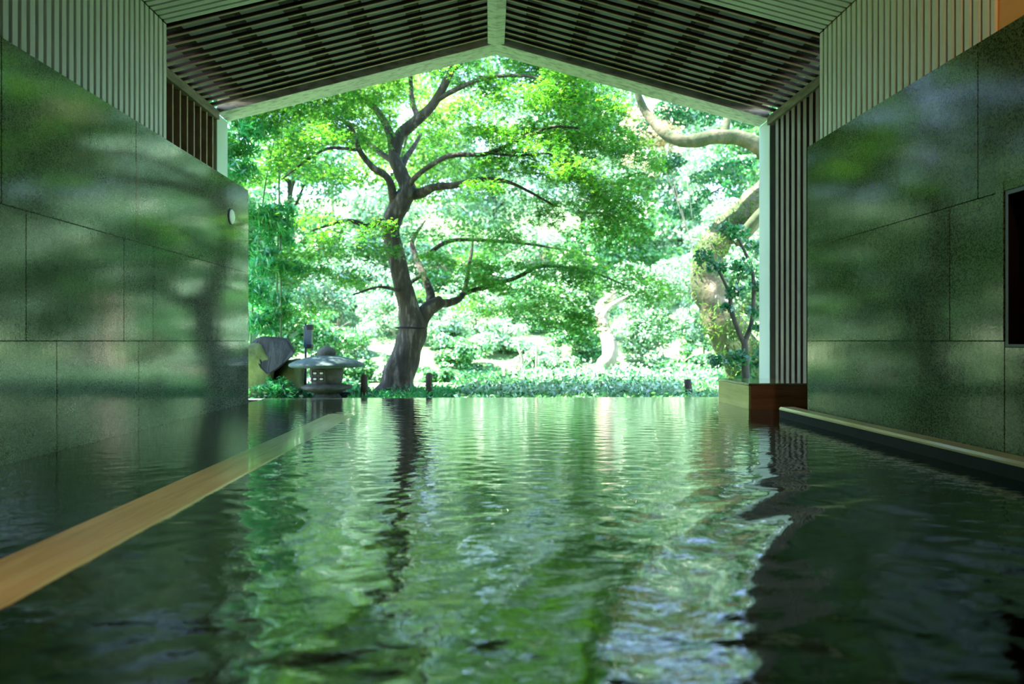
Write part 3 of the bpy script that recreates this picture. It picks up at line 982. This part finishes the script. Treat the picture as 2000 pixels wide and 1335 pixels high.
for c, r, th, sx, sy, n_ in pads:
    a_ = rngm.uniform(0, 6.28, n_); q = np.sqrt(rngm.random(n_)) * r
    dx, dy_ = np.cos(a_) * q * 1.25, np.sin(a_) * q
    PP.append(np.stack([c.x + dx, c.y + dy_, c.z - np.abs(sx) * np.abs(dx) - dx * sx * 1.2 + sy * dy_ + rngm.normal(size=n_) * th - q * q * .25], -1))
leaves('foliage', np.concatenate(PP), .068, 'maple', M['leaf_maple'], mp, bias=1.2, rng=rngm, spread=.6)

# ---- big mossy tree at the right
TY = 11.0
Bt = lambda px, py, dy=0: at(px, py, TY + dy)
tb = Bt(1475, 778); tb.z = -.15
bt_ = empty('camphor_tree', tb, label='massive mossy leaning tree with a looping limb, right of the maple', cat='tree')
tube('trunk', [tb, Bt(1452, 700), Bt(1415, 635), Bt(1385, 570), Bt(1380, 510), Bt(1412, 455), Bt(1455, 415), Bt(1500, 370), Bt(1560, 300)],
     [.40, .34, .30, .27, .23, .23, .23, .22, .2], M['bark_big'], bt_, 18, 6, .12, seed=5)
tube('branch', [Bt(1545, 330), Bt(1500, 300, -.2), Bt(1455, 272, -.3), Bt(1400, 268, -.3), Bt(1340, 276, -.3), Bt(1300, 262, -.2), Bt(1265, 225, 0), Bt(1245, 180, 0), Bt(1230, 120, .1)],
     [.16, .14, .115, .12, .10, .085, .07, .055, .04], M['bark_big'], bt_, 12, 6, .12, seed=6)
tube('branch', [Bt(1412, 270, -.3), Bt(1420, 230, -.2), Bt(1400, 190, 0), Bt(1370, 160, .2)], [.07, .05, .04, .03], M['bark_big'], bt_, 8, 5, .1, seed=7)
tube('branch', [Bt(1500, 372), Bt(1470, 440, -.2), Bt(1440, 470, -.3), Bt(1490, 410, -.5), Bt(1540, 360, -.6)][::-1], [.05, .07, .09, .1, .1], M['bark_big'], bt_, 10, 5, .1, seed=8)
rngb = np.random.default_rng(21)
pts = []
path = catmull([tb, Bt(1452, 700), Bt(1415, 635), Bt(1385, 570), Bt(1380, 510), Bt(1412, 455), Bt(1455, 415), Bt(1500, 370)], 8)
for k in range(3000):
    i = int(rngb.integers(0, len(path)))
    if (18 < i < 30 and rngb.random() < .85) or (i >= 30 and rngb.random() < .5): continue
    a_ = rngb.uniform(0, 6.28)
    pts.append(path[i] + Vector((math.cos(a_) * .40, -abs(math.sin(a_)) * .40, rngb.normal() * .10)) * (1.0 if i < 28 else .68))
leaves('moss', pts, .10, 'lance', M['moss'], bt_, bias=.2, rng=rngb, droop=.9)
bl = []
for px, py, dy, rx, rz in ((1300, 330, 1.5, 70, 50), (1400, 350, 1.2, 60, 50), (1350, 220, .8, 80, 40), (1450, 220, .6, 60, 35), (1260, 250, 1.2, 50, 40), (1440, 330, 1.4, 50, 40), (1330, 420, 1.6, 60, 40), (1280, 130, .6, 80, 40), (1420, 120, .8, 90, 40)):
    c = Bt(px, py, dy)
    for s_ in sub_blobs(rngb, c, (rx * .009, .6, rz * .009), 7, (.25, .45), .6): bl.append(s_)
pts, dd = blob_points(rngb, bl, 6500)
leaves('foliage', pts, .085, 'oval', M['leaf_dark'], bt_, bias=.6, rng=rngb, normals=dd * .4)

# pale pink tipped foliage between the two
crown_tree('young_tree', 'young tree with pink-tipped pale leaves between maple and mossy tree', (at(1425, 700, 12.2).x, 12.2, -.1), 5,
           tuple(at(1280, 265, 12.4)), (.75, .6, .85), 2600, .085, 'oval', M['leaf_pink'], M['bark_pale'], seed=31, blobs=22, trunk_r=.02)

# ---- dark sapling in front of the post
SY = 8.2
S = lambda px, py, dy=0: at(px, py, SY + dy)
s0 = S(1456, 770); s0.z = -.12
sp = empty('sapling', s0, label='slender dark sapling forking in a Y beside the right post', cat='tree')
SB = [([tuple(s0)], None)]
tube('trunk', [s0, S(1457, 735), S(1455, 700), S(1454, 662)], [.055, .048, .042, .040], M['bark_dark'], sp, 10, 5, .1)
tube('branch', [S(1454, 672), S(1440, 640), S(1428, 605), S(1425, 575), S(1412, 545), S(1398, 520), S(1370, 500)], [.035, .030, .027, .022, .018, .012, .006], M['bark_dark'], sp, 8, 5, .1, seed=1)
tube('branch', [S(1455, 668), S(1468, 630), S(1472, 590), S(1470, 530), S(1455, 492), S(1436, 458), S(1415, 440)], [.032, .028, .026, .022, .018, .014, .006], M['bark_dark'], sp, 8, 5, .1, seed=2)
tube('branch', [S(1427, 590), S(1438, 562), S(1450, 530)], [.014, .010, .006], M['bark_dark'], sp, 6, 4, .1, seed=3)
tube('branch', [S(1471, 618), S(1480, 600), S(1492, 585)], [.010, .008, .005], M['bark_dark'], sp, 6, 4, .1, seed=4)
rs = np.random.default_rng(41)
bl = []
for px, py, rx in ((1375, 500, 22), (1400, 520, 24), (1440, 455, 26), (1415, 445, 18), (1450, 520, 28), (1470, 480, 22), (1480, 560, 22), (1440, 570, 24), (1470, 610, 16), (1485, 640, 16), (1440, 700, 26), (1400, 705, 20), (1478, 710, 24), (1420, 600, 14), (1490, 690, 18), (1460, 735, 20)):
    c = S(px, py, rs.normal() * .1); q = rx * .0062
    bl.append((c.x, c.y, c.z, q, q, q * .7))
pts, dd = blob_points(rs, bl, 1500, .1)
leaves('foliage', pts, .075, 'oval', M['leaf_dark'], sp, bias=.6, rng=rs)

# ---- broad tree and bamboo at the left edge of the garden
LY = 8.9
bp = at(470, 779, LY); bp.z = -.12
bb = empty('bamboo_clump', bp, label='dense drooping bamboo clump at the left edge of the opening', cat='bamboo')
rb = np.random.default_rng(51)
for k in range(5):
    x_ = bp.x + rb.uniform(-.7, .6); y_ = bp.y + rb.uniform(-.3, .5)
    bx = rb.uniform(-.3, .9)
    tube('culm', [Vector((x_, y_, -.12)), Vector((x_ + bx * .15, y_, 1.5)), Vector((x_ + bx * .5, y_ - .1, 3.0)), Vector((x_ + bx * 1.1, y_ - .2, 4.2))], [.016, .014, .010, .004], M['culm'], bb, 6, 5, .0, seed=k)
bl = []
for px, py, rx, rz in ((470, 260, 60, 50), (450, 340, 60, 60), (510, 420, 60, 40), (490, 500, 60, 45), (540, 520, 55, 35), (500, 570, 60, 40), (550, 590, 40, 30), (500, 630, 55, 25), (420, 420, 60, 60), (400, 540, 70, 70), (440, 180, 80, 50), (540, 460, 30, 25)):
    c = at(px, py, LY + rb.normal() * .25)
    for s_ in sub_blobs(rb, c, (rx * .0067, .45, rz * .0067), 6, (.35, .6), .7): bl.append(s_)
pts, dd = blob_points(rb, bl, 9000, .2)
leaves('foliage', pts, .13, 'lance', M['leaf_bamboo'], bb, bias=.5, rng=rb, droop=1.4)

# ---- forest behind: every tree its own crown and trunk
def bgpos(px, Y): 
    p = at(px, 600, Y); return p.x
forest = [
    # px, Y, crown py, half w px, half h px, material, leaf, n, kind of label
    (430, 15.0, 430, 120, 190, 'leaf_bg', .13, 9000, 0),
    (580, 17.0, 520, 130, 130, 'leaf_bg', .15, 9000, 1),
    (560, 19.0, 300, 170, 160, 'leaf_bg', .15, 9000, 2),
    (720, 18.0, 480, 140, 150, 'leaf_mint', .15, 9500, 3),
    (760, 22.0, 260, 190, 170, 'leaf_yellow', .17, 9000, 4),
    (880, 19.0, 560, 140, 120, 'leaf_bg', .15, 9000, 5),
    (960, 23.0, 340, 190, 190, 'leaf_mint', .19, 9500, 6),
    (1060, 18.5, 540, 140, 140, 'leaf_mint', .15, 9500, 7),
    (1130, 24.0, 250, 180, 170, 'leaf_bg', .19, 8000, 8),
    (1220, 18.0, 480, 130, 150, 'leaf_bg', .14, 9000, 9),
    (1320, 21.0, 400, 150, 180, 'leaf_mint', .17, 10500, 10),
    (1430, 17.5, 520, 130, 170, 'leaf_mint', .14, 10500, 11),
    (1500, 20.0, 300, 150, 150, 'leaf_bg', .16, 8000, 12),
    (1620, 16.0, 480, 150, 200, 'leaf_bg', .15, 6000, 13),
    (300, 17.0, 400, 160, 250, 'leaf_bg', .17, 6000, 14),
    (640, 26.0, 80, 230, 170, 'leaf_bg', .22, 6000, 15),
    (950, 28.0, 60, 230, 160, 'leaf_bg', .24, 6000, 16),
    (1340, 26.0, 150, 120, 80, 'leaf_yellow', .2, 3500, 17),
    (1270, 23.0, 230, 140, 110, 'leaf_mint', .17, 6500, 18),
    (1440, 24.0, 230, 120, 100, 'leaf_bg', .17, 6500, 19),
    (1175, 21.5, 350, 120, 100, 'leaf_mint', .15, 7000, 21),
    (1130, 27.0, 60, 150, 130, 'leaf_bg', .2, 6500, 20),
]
FL = ['bushy green tree at the far left behind the bamboo', 'pale mint tree low behind the stone lantern', 'tall green tree behind the upper left of the maple',
      'pale bushy tree directly behind the maple trunk', 'tall yellow-green tree rising behind the maple fork', 'low green tree just right of the maple trunk, in the distance',
      'tall whitish-green tree behind the middle of the maple crown', 'pale tree above the middle of the far pool edge', 'tall green tree behind the right top of the maple crown',
      'green tree behind the drooping right end of the maple', 'whitish tree in the bright gap between maple and mossy tree', 'pale leafy tree directly behind the mossy leaning trunk',
      'green tree behind the looping mossy limb', 'green tree behind the right slatted side', 'green tree hidden behind the left wall end', 'distant green treetop above the left half of the maple',
      'distant green treetop beyond the porch ridge', 'sparse yellow-green treetop above the looping limb', 'tall pale tree behind the pink-tipped young tree', 'tall green tree behind the post at the right of the opening', 'distant green treetop above the right half of the maple', 'pale tree behind the long right branches of the maple']
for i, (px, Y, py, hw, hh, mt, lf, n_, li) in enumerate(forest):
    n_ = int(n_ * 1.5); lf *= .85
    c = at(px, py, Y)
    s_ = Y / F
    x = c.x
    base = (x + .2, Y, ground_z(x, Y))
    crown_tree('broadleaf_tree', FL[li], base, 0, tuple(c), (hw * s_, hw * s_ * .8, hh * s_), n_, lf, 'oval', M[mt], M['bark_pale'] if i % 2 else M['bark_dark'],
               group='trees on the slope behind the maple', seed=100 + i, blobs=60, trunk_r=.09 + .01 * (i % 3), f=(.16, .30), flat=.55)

# rounded azalea shrubs along the foot of the slope
shrubs = [(905, 13.2, 700, 60, 45, 'pale shrub at the foot of the slope right of the maple trunk'),
          (985, 14.0, 670, 70, 60, 'tall pale shrub above the forked pale stem'),
          (1065, 13.4, 710, 60, 50, 'pale shrub behind the thin stake'),
          (1130, 13.8, 660, 70, 65, 'rounded mint shrub left of the pale thick trunk'),
          (1190, 12.8, 735, 60, 32, 'low dark-based shrub in front of the pale thick trunk'),
          (1260, 13.4, 660, 75, 70, 'large whitish shrub right of the pale thick trunk'),
          (1335, 12.6, 715, 60, 48, 'whitish shrub behind the hollow stump'),
          (1375, 13.6, 640, 60, 65, 'whitish shrub against the mossy leaning trunk'),
          (1440, 13.0, 730, 60, 40, 'green shrub behind the cypress box'),
          (640, 13.0, 650, 80, 60, 'pale shrub behind the lantern finial'),
          (700, 14.0, 690, 60, 70, 'bright shrub between lantern and maple trunk'),
          (860, 14.4, 640, 60, 60, 'green shrub touching the right side of the maple trunk'),
          (560, 12.6, 640, 60, 60, 'shrub above the dark rock'),
          (770, 15.2, 600, 80, 70, 'mint shrub visible on both sides of the maple trunk'),
          (930, 15.6, 600, 90, 70, 'broad pale shrub in the middle distance right of the maple fork'),
          (1040, 15.8, 600, 90, 70, 'broad pale shrub high behind the thin stake'),
          (1240, 16.0, 580, 90, 70, 'broad whitish shrub beneath the drooping maple end'),
          (660, 15.8, 570, 100, 80, 'broad pale shrub below the left branches of the maple'),
          (540, 15.0, 560, 90, 80, 'green shrub rising behind the garden lamp'),
          (1340, 15.6, 560, 80, 80, 'broad whitish shrub left of the mossy trunk'),
          (1150, 15.0, 590, 70, 60, 'whitish shrub directly above the pale thick trunk'),
          (690, 11.6, 735, 48, 45, 'rounded bright shrub low between the left stake and the maple foot'),
          (600, 11.2, 730, 50, 45, 'rounded shrub low behind the stone lantern'),
          (775, 11.8, 730, 50, 50, 'low shrub directly behind the maple foot'),
          (860, 11.6, 738, 45, 36, 'low bright shrub behind the right stake')]
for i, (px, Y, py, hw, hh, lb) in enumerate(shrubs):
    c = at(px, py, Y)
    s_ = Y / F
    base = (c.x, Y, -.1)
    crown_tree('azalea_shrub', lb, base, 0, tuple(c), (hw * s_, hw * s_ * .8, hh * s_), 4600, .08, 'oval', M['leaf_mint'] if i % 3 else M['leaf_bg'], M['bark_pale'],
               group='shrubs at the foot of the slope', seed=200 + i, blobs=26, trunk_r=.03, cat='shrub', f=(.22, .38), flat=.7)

# unseen evergreen added out to the left to shade rocks and lantern
crown_tree('shade_evergreen', 'unseen dark evergreen added for shade beyond the left side of the porch', (-5.6, 8.5, -.1), 5, (-4.45, 8.35, 4.1), (1.15, 1.1, .95), 5200, .11, 'oval', M['leaf_dark'], M['bark_dark'], seed=77, blobs=30, trunk_r=.12)
# bare stems in the middle distance
def stem(name, label, segs, mat, cat='tree'):
    b0 = Vector(segs[0][0][0]); b0.z = -.12
    o = empty(name, b0, label=label, cat=cat)
    for k, (p, r_) in enumerate(segs):
        p = [Vector(q) for q in p]
        if k == 0: p[0] = b0
        tube('trunk' if k == 0 else 'branch', p, r_, mat, o, 10, 5, .1, seed=k)
    return o
G = lambda px, py, Y: at(px, py, Y)
stem('garden_tree', 'thick pale trunk among the shrubs right of centre', [([G(1172, 770, 12.4), G(1176, 720, 12.4), G(1192, 690, 12.4), G(1180, 640, 12.5), G(1174, 600, 12.6), G(1200, 570, 12.7)], [.16, .14, .15, .12, .11, .06]),
     ([G(1176, 625, 12.5), G(1190, 600, 12.5), G(1225, 580, 12.6)], [.07, .06, .04])], M['bark_pale'])
stem('garden_tree', 'slim pale stem forking in a Y near the middle of the pool edge', [([G(984, 772, 11.6), G(988, 745, 11.6), G(984, 715, 11.6)], [.07, .055, .04]),
     ([G(988, 762, 11.6), G(1005, 738, 11.6), G(1020, 705, 11.6), G(1012, 680, 11.6)], [.035, .03, .025, .015])], M['bark_pale'])
stem('garden_stake', 'thin upright pale stake between the shrubs', [([G(1048, 772, 11.4), G(1048, 735, 11.4), G(1048, 660, 11.4)], [.022, .022, .02])], M['bark_pale'], 'stake')

# fallen-leaf and grass cover
rg = np.random.default_rng(61)
def ground_cover(name, label, boxes, size, kind, mat, n, cat='grass', h=.05):
    P = []
    for px0, px1, Y0, Y1, hz in boxes:
        m_ = int(n / len(boxes))
        Y = rg.uniform(Y0, Y1, m_); px = rg.uniform(px0, px1, m_)
        for a_, b_ in zip(px, Y):
            p = at(float(a_), 700, float(b_))
            P.append((p.x, p.y, -.10 + abs(rg.normal()) * hz))
    o = leaves(name, P, size, kind, mat, None, bias=.3, rng=rg)
    props(o, label=label, cat=cat, kind='stuff')
    return o
ground_cover('grass', 'low bright green grass around the maple foot', [(740, 880, 8.0, 9.8, .05), (680, 760, 7.8, 9.2, .03), (850, 960, 8.4, 9.8, .03)], .085, 'lance', M['leaf_bamboo'], 5200)
ground_cover('ground_ivy', 'low leafy ground cover along the foot of the slope', [(880, 1420, 11.6, 12.8, .10), (880, 1420, 10.6, 11.8, .03)], .07, 'oval', M['leaf_dark'], 6000, 'ground cover')
ground_cover('ground_ivy', 'low pale leafy cover along the far pool edge, right of the maple', [(890, 1400, 7.5, 8.6, .035), (890, 1400, 9.4, 10.8, .09)], .06, 'oval', M['leaf_bg'], 8000, 'ground cover')
ground_cover('pale_cover', 'whitish leafy ground cover on the flat behind the far pool edge', [(900, 1330, 8.4, 9.6, .07), (1000, 1400, 10.4, 11.6, .14)], .07, 'oval', M['leaf_mint'], 5000, 'ground cover')  # low scatter of pale mint leaves
ground_cover('ground_ivy', 'low leafy ground cover between the rocks and the lantern', [(480, 600, 7.9, 9.5, .06), (560, 720, 8.4, 10.5, .05)], .07, 'oval', M['leaf_dark'], 3000, 'ground cover')

# ------------------------------------------------------------------ rocks
def rock(name, label, centre, rad, rot, mat, seed, cuts=7, sharp=.35):
    bm = bmesh.new()
    bmesh.ops.create_icosphere(bm, subdivisions=4, radius=1)
    rr = random.Random(seed)
    planes = []
    for _ in range(cuts):
        d = Vector((rr.gauss(0, 1), rr.gauss(0, 1), rr.gauss(0, 1))).normalized()
        planes.append((d, rr.uniform(.55, .85)))
    for v in bm.verts:
        for d, k in planes:
            q = v.co.dot(d)
            if q > k: v.co -= d * (q - k) * .92
        v.co *= 1 + sharp * .25 * noise.noise(v.co * 2.2 + Vector((seed, 0, 0))) + .03 * noise.noise(v.co * 8)
    Rm = Matrix.Rotation(rot[2], 3, 'Z') @ Matrix.Rotation(rot[1], 3, 'Y') @ Matrix.Rotation(rot[0], 3, 'X')
    for v in bm.verts:
        v.co = Rm @ Vector((v.co.x * rad[0], v.co.y * rad[1], v.co.z * rad[2])) 
    me = bpy.data.meshes.new(name); bm.to_mesh(me); bm.free()
    o = link(name, me, mat)
    for p in me.polygons: p.use_smooth = True
    o.location = centre
    return props(o, label=label, cat='rock')
rock('boulder', 'mossy boulder half hidden by the left wall end', at(492, 735, 8.3), (.28, .30, .42), (.1, .12, .3), M['mossrock'], 3, 5)
rock('boulder', 'mossy boulder left of the stone lantern', at(560, 745, 8.6), (.24, .25, .36), (0, .15, .2), M['mossrock'], 5, 5)
def wedge():
    # dark wedge-shaped rock: flat sloping top, undercut sides coming to a point below
    Yr = 8.25
    top = [(488, 672), (505, 657), (530, 655), (560, 663), (577, 680)]
    bot = [(497, 690), (508, 715), (524, 732), (546, 718), (574, 692)]
    bm = bmesh.new()
    fr_t = [bm.verts.new(at(x, y, Yr - .0)) for x, y in top]
    fr_b = [bm.verts.new(at(x, y, Yr - .12)) for x, y in bot]
    bk_t = [bm.verts.new(at(x, y + 2, Yr + .42)) for x, y in top]
    bk_b = [bm.verts.new(at(x, y, Yr + .36)) for x, y in bot]
    for r1, r2 in ((fr_t, fr_b), (bk_b, bk_t), (bk_t, fr_t), (fr_b, bk_b)):
        for i in range(4):
            bm.faces.new((r1[i], r1[i + 1], r2[i + 1], r2[i]))
    bm.faces.new((fr_t[0], fr_b[0], bk_b[0], bk_t[0])); bm.faces.new((fr_t[-1], bk_t[-1], bk_b[-1], fr_b[-1]))
    bmesh.ops.recalc_face_normals(bm, faces=bm.faces)
    bmesh.ops.bevel(bm, geom=list(bm.edges), offset=.018, segments=2, affect='EDGES')
    bmesh.ops.triangulate(bm, faces=bm.faces)
    bmesh.ops.subdivide_edges(bm, edges=list(bm.edges), cuts=2, use_grid_fill=True)
    for v in bm.verts:
        v.co += Vector((1, 1, 1)) * .03 * noise.noise(v.co * 5)
    me = bpy.data.meshes.new('boulder')
    c = at(532, 700, Yr + .15)
    for v in bm.verts: v.co -= c
    bm.to_mesh(me); bm.free()
    o = link('boulder', me, M['rock'], None, False); o.location = c
    props(o, label='dark wedge-shaped rock resting on the two mossy boulders', cat='rock')
wedge()
rock('boulder', 'low grey rock on the ground under the lantern', at(655, 774, 8.5), (.30, .2, .07), (0, 0, 0), M['rock'], 9, 5)

# ------------------------------------------------------------------ stone lantern
KY = 8.15
lc = at(638, 700, KY)
k_ = KY / F
def zz(py): return EYE + (665.5 - py) * k_
sl = empty('stone_lantern', (lc.x, KY, -.12), label='squat stone lantern with a wide mushroom roof beside the pool', cat='lantern')
C0 = (lc.x, KY, 0)
lathe('foot', [(.17, -.12), (.19, zz(778)), (.15, zz(770)), (.12, zz(765))], M['stone'], sl, C0, 24, .08, 1)
lathe('platform', [(.10, zz(770)), (.20, zz(762)), (.29, zz(757)), (.30, zz(753)), (.27, zz(751)), (.19, zz(748))], M['stone'], sl, C0, 32, .06, 2)
lathe('firebox', [(.165, zz(751)), (.187, zz(740)), (.195, zz(728)), (.192, zz(718)), (.175, zz(711))], M['stone'], sl, C0, 32, .02, 3)
roofp = lathe('roof', [(.16, zz(714)), (.30, zz(717)), (.405, zz(716)), (.437, zz(713)), (.43, zz(709)), (.36, zz(704)), (.25, zz(698)), (.13, zz(694)), (.10, zz(693))], M['stone_roof'], sl, C0, 40, .05, 4)
lathe('finial', [(.07, zz(696)), (.098, zz(694)), (.115, zz(688)), (.105, zz(683)), (.07, zz(679)), (.03, zz(676)), (.006, zz(674))], M['stone'], sl, C0, 26, .04, 5)
# lattice window of the fire box
yf = KY - .198
wf = box('window_recess', (lc.x - .125, yf - .004, zz(743)), (lc.x + .03, yf + .02, zz(720)), M['stone'], sl, bevel=.003)
for i in range(2):
    for j in range(2):
        x_ = lc.x - .118 + i * .075; z_ = zz(741) + j * .066
        box('opening', (x_, yf - .006, z_), (x_ + .062, yf + .005, z_ + .05), M['black'], sl)
        box('paper_pane', (x_ + .014, yf - .009, z_ + .012), (x_ + .048, yf - .004, z_ + .032), M['disc'], sl)
# garden lamp on its pole
gp = at(597, 779, 8.7)
gl = empty('garden_lamp', (gp.x, 8.7, -.12), label='dark boxy garden lamp on a thin pole behind the lantern', cat='lamp')
k2 = 8.7 / F
tube('pole', [Vector((gp.x, 8.7, -.12)), Vector((gp.x, 8.7, .3)), Vector((gp.x, 8.7, EYE + (665.5 - 632) * k2))], [.014] * 3, M['metal_dark'], gl, 10, 2, 0)
zt = lambda py: EYE + (665.5 - py) * k2
box('lamp_head', (gp.x - .012, 8.64, zt(678)), (gp.x + .085, 8.73, zt(636)), M['metal_dark'], gl, bevel=.005)
box('cap', (gp.x + .03, 8.635, zt(644)), (gp.x + .092, 8.735, zt(634)), M['black'], gl, bevel=.003)
box('end_cap', (gp.x + .03, 8.635, zt(680)), (gp.x + .088, 8.735, zt(672)), M['black'], gl, bevel=.003)
# stakes
def stake(px, py0, Y, r_, label, tilt=0, hollow=False):
    k3 = Y / F
    p = at(px, 700, Y)
    h = EYE + (665.5 - py0) * k3 + .12
    o = empty('wooden_stake', (p.x, Y, -.12), label=label, cat='stake')
    if hollow:
        lathe('stake_body', [(r_ * 1.05, 0), (r_, h * .5), (r_, h), (r_ * .62, h), (r_ * .6, h - .05), (.004, h - .05)], M['stake'], o, o.location, 18, .06, 7)
    else:
        lathe('stake_body', [(r_, 0), (r_ * .97, h * .6), (r_ * .95, h - .035), (r_ * .75, h - .01), (.01, h)], M['stake'], o, o.location, 16, .08, px)
    o.rotation_euler = (0, tilt, 0)
    return o
stake(711, 730, 8.2, .042, 'dark round-topped stake between the lantern and the maple')
stake(838, 727, 8.3, .042, 'dark round-topped stake right of the maple trunk')
stake(1347, 741, 8.6, .045, 'short hollow-ended stake left of the cypress box', R(-7), True)
# fern by the rocks
fp = at(540, 775, 7.95)
fn = empty('fern_plant', (fp.x, 7.95, -.1), label='leafy bright fern in front of the dark rock', cat='plant')
rf = np.random.default_rng(71)
for k in range(14):
    a_ = rf.uniform(0, 6.28); L = rf.uniform(.16, .30)
    e = Vector((math.cos(a_) * L * .7, math.sin(a_) * L * .5, rf.uniform(.12, .28)))
    b0 = Vector((fp.x, 7.95, -.1))
    pth = [b0, b0 + e * .6 + Vector((0, 0, .05)), b0 + e + Vector((math.cos(a_) * .06, 0, -.02))]
    tube('stem', pth, [.005, .004, .002], M['bark_dark'], fn, 5, 4, 0)
    cp = catmull(pth, 10)
    P = [cp[i] + Vector((rf.normal() * .02, rf.normal() * .02, rf.normal() * .01)) for i in range(5, len(cp)) for _ in range(4)]
    lf_ = leaves('frond', P, .075, 'lance', M['leaf_bamboo'], fn, bias=.8, rng=rf)
    del lf_['kind']
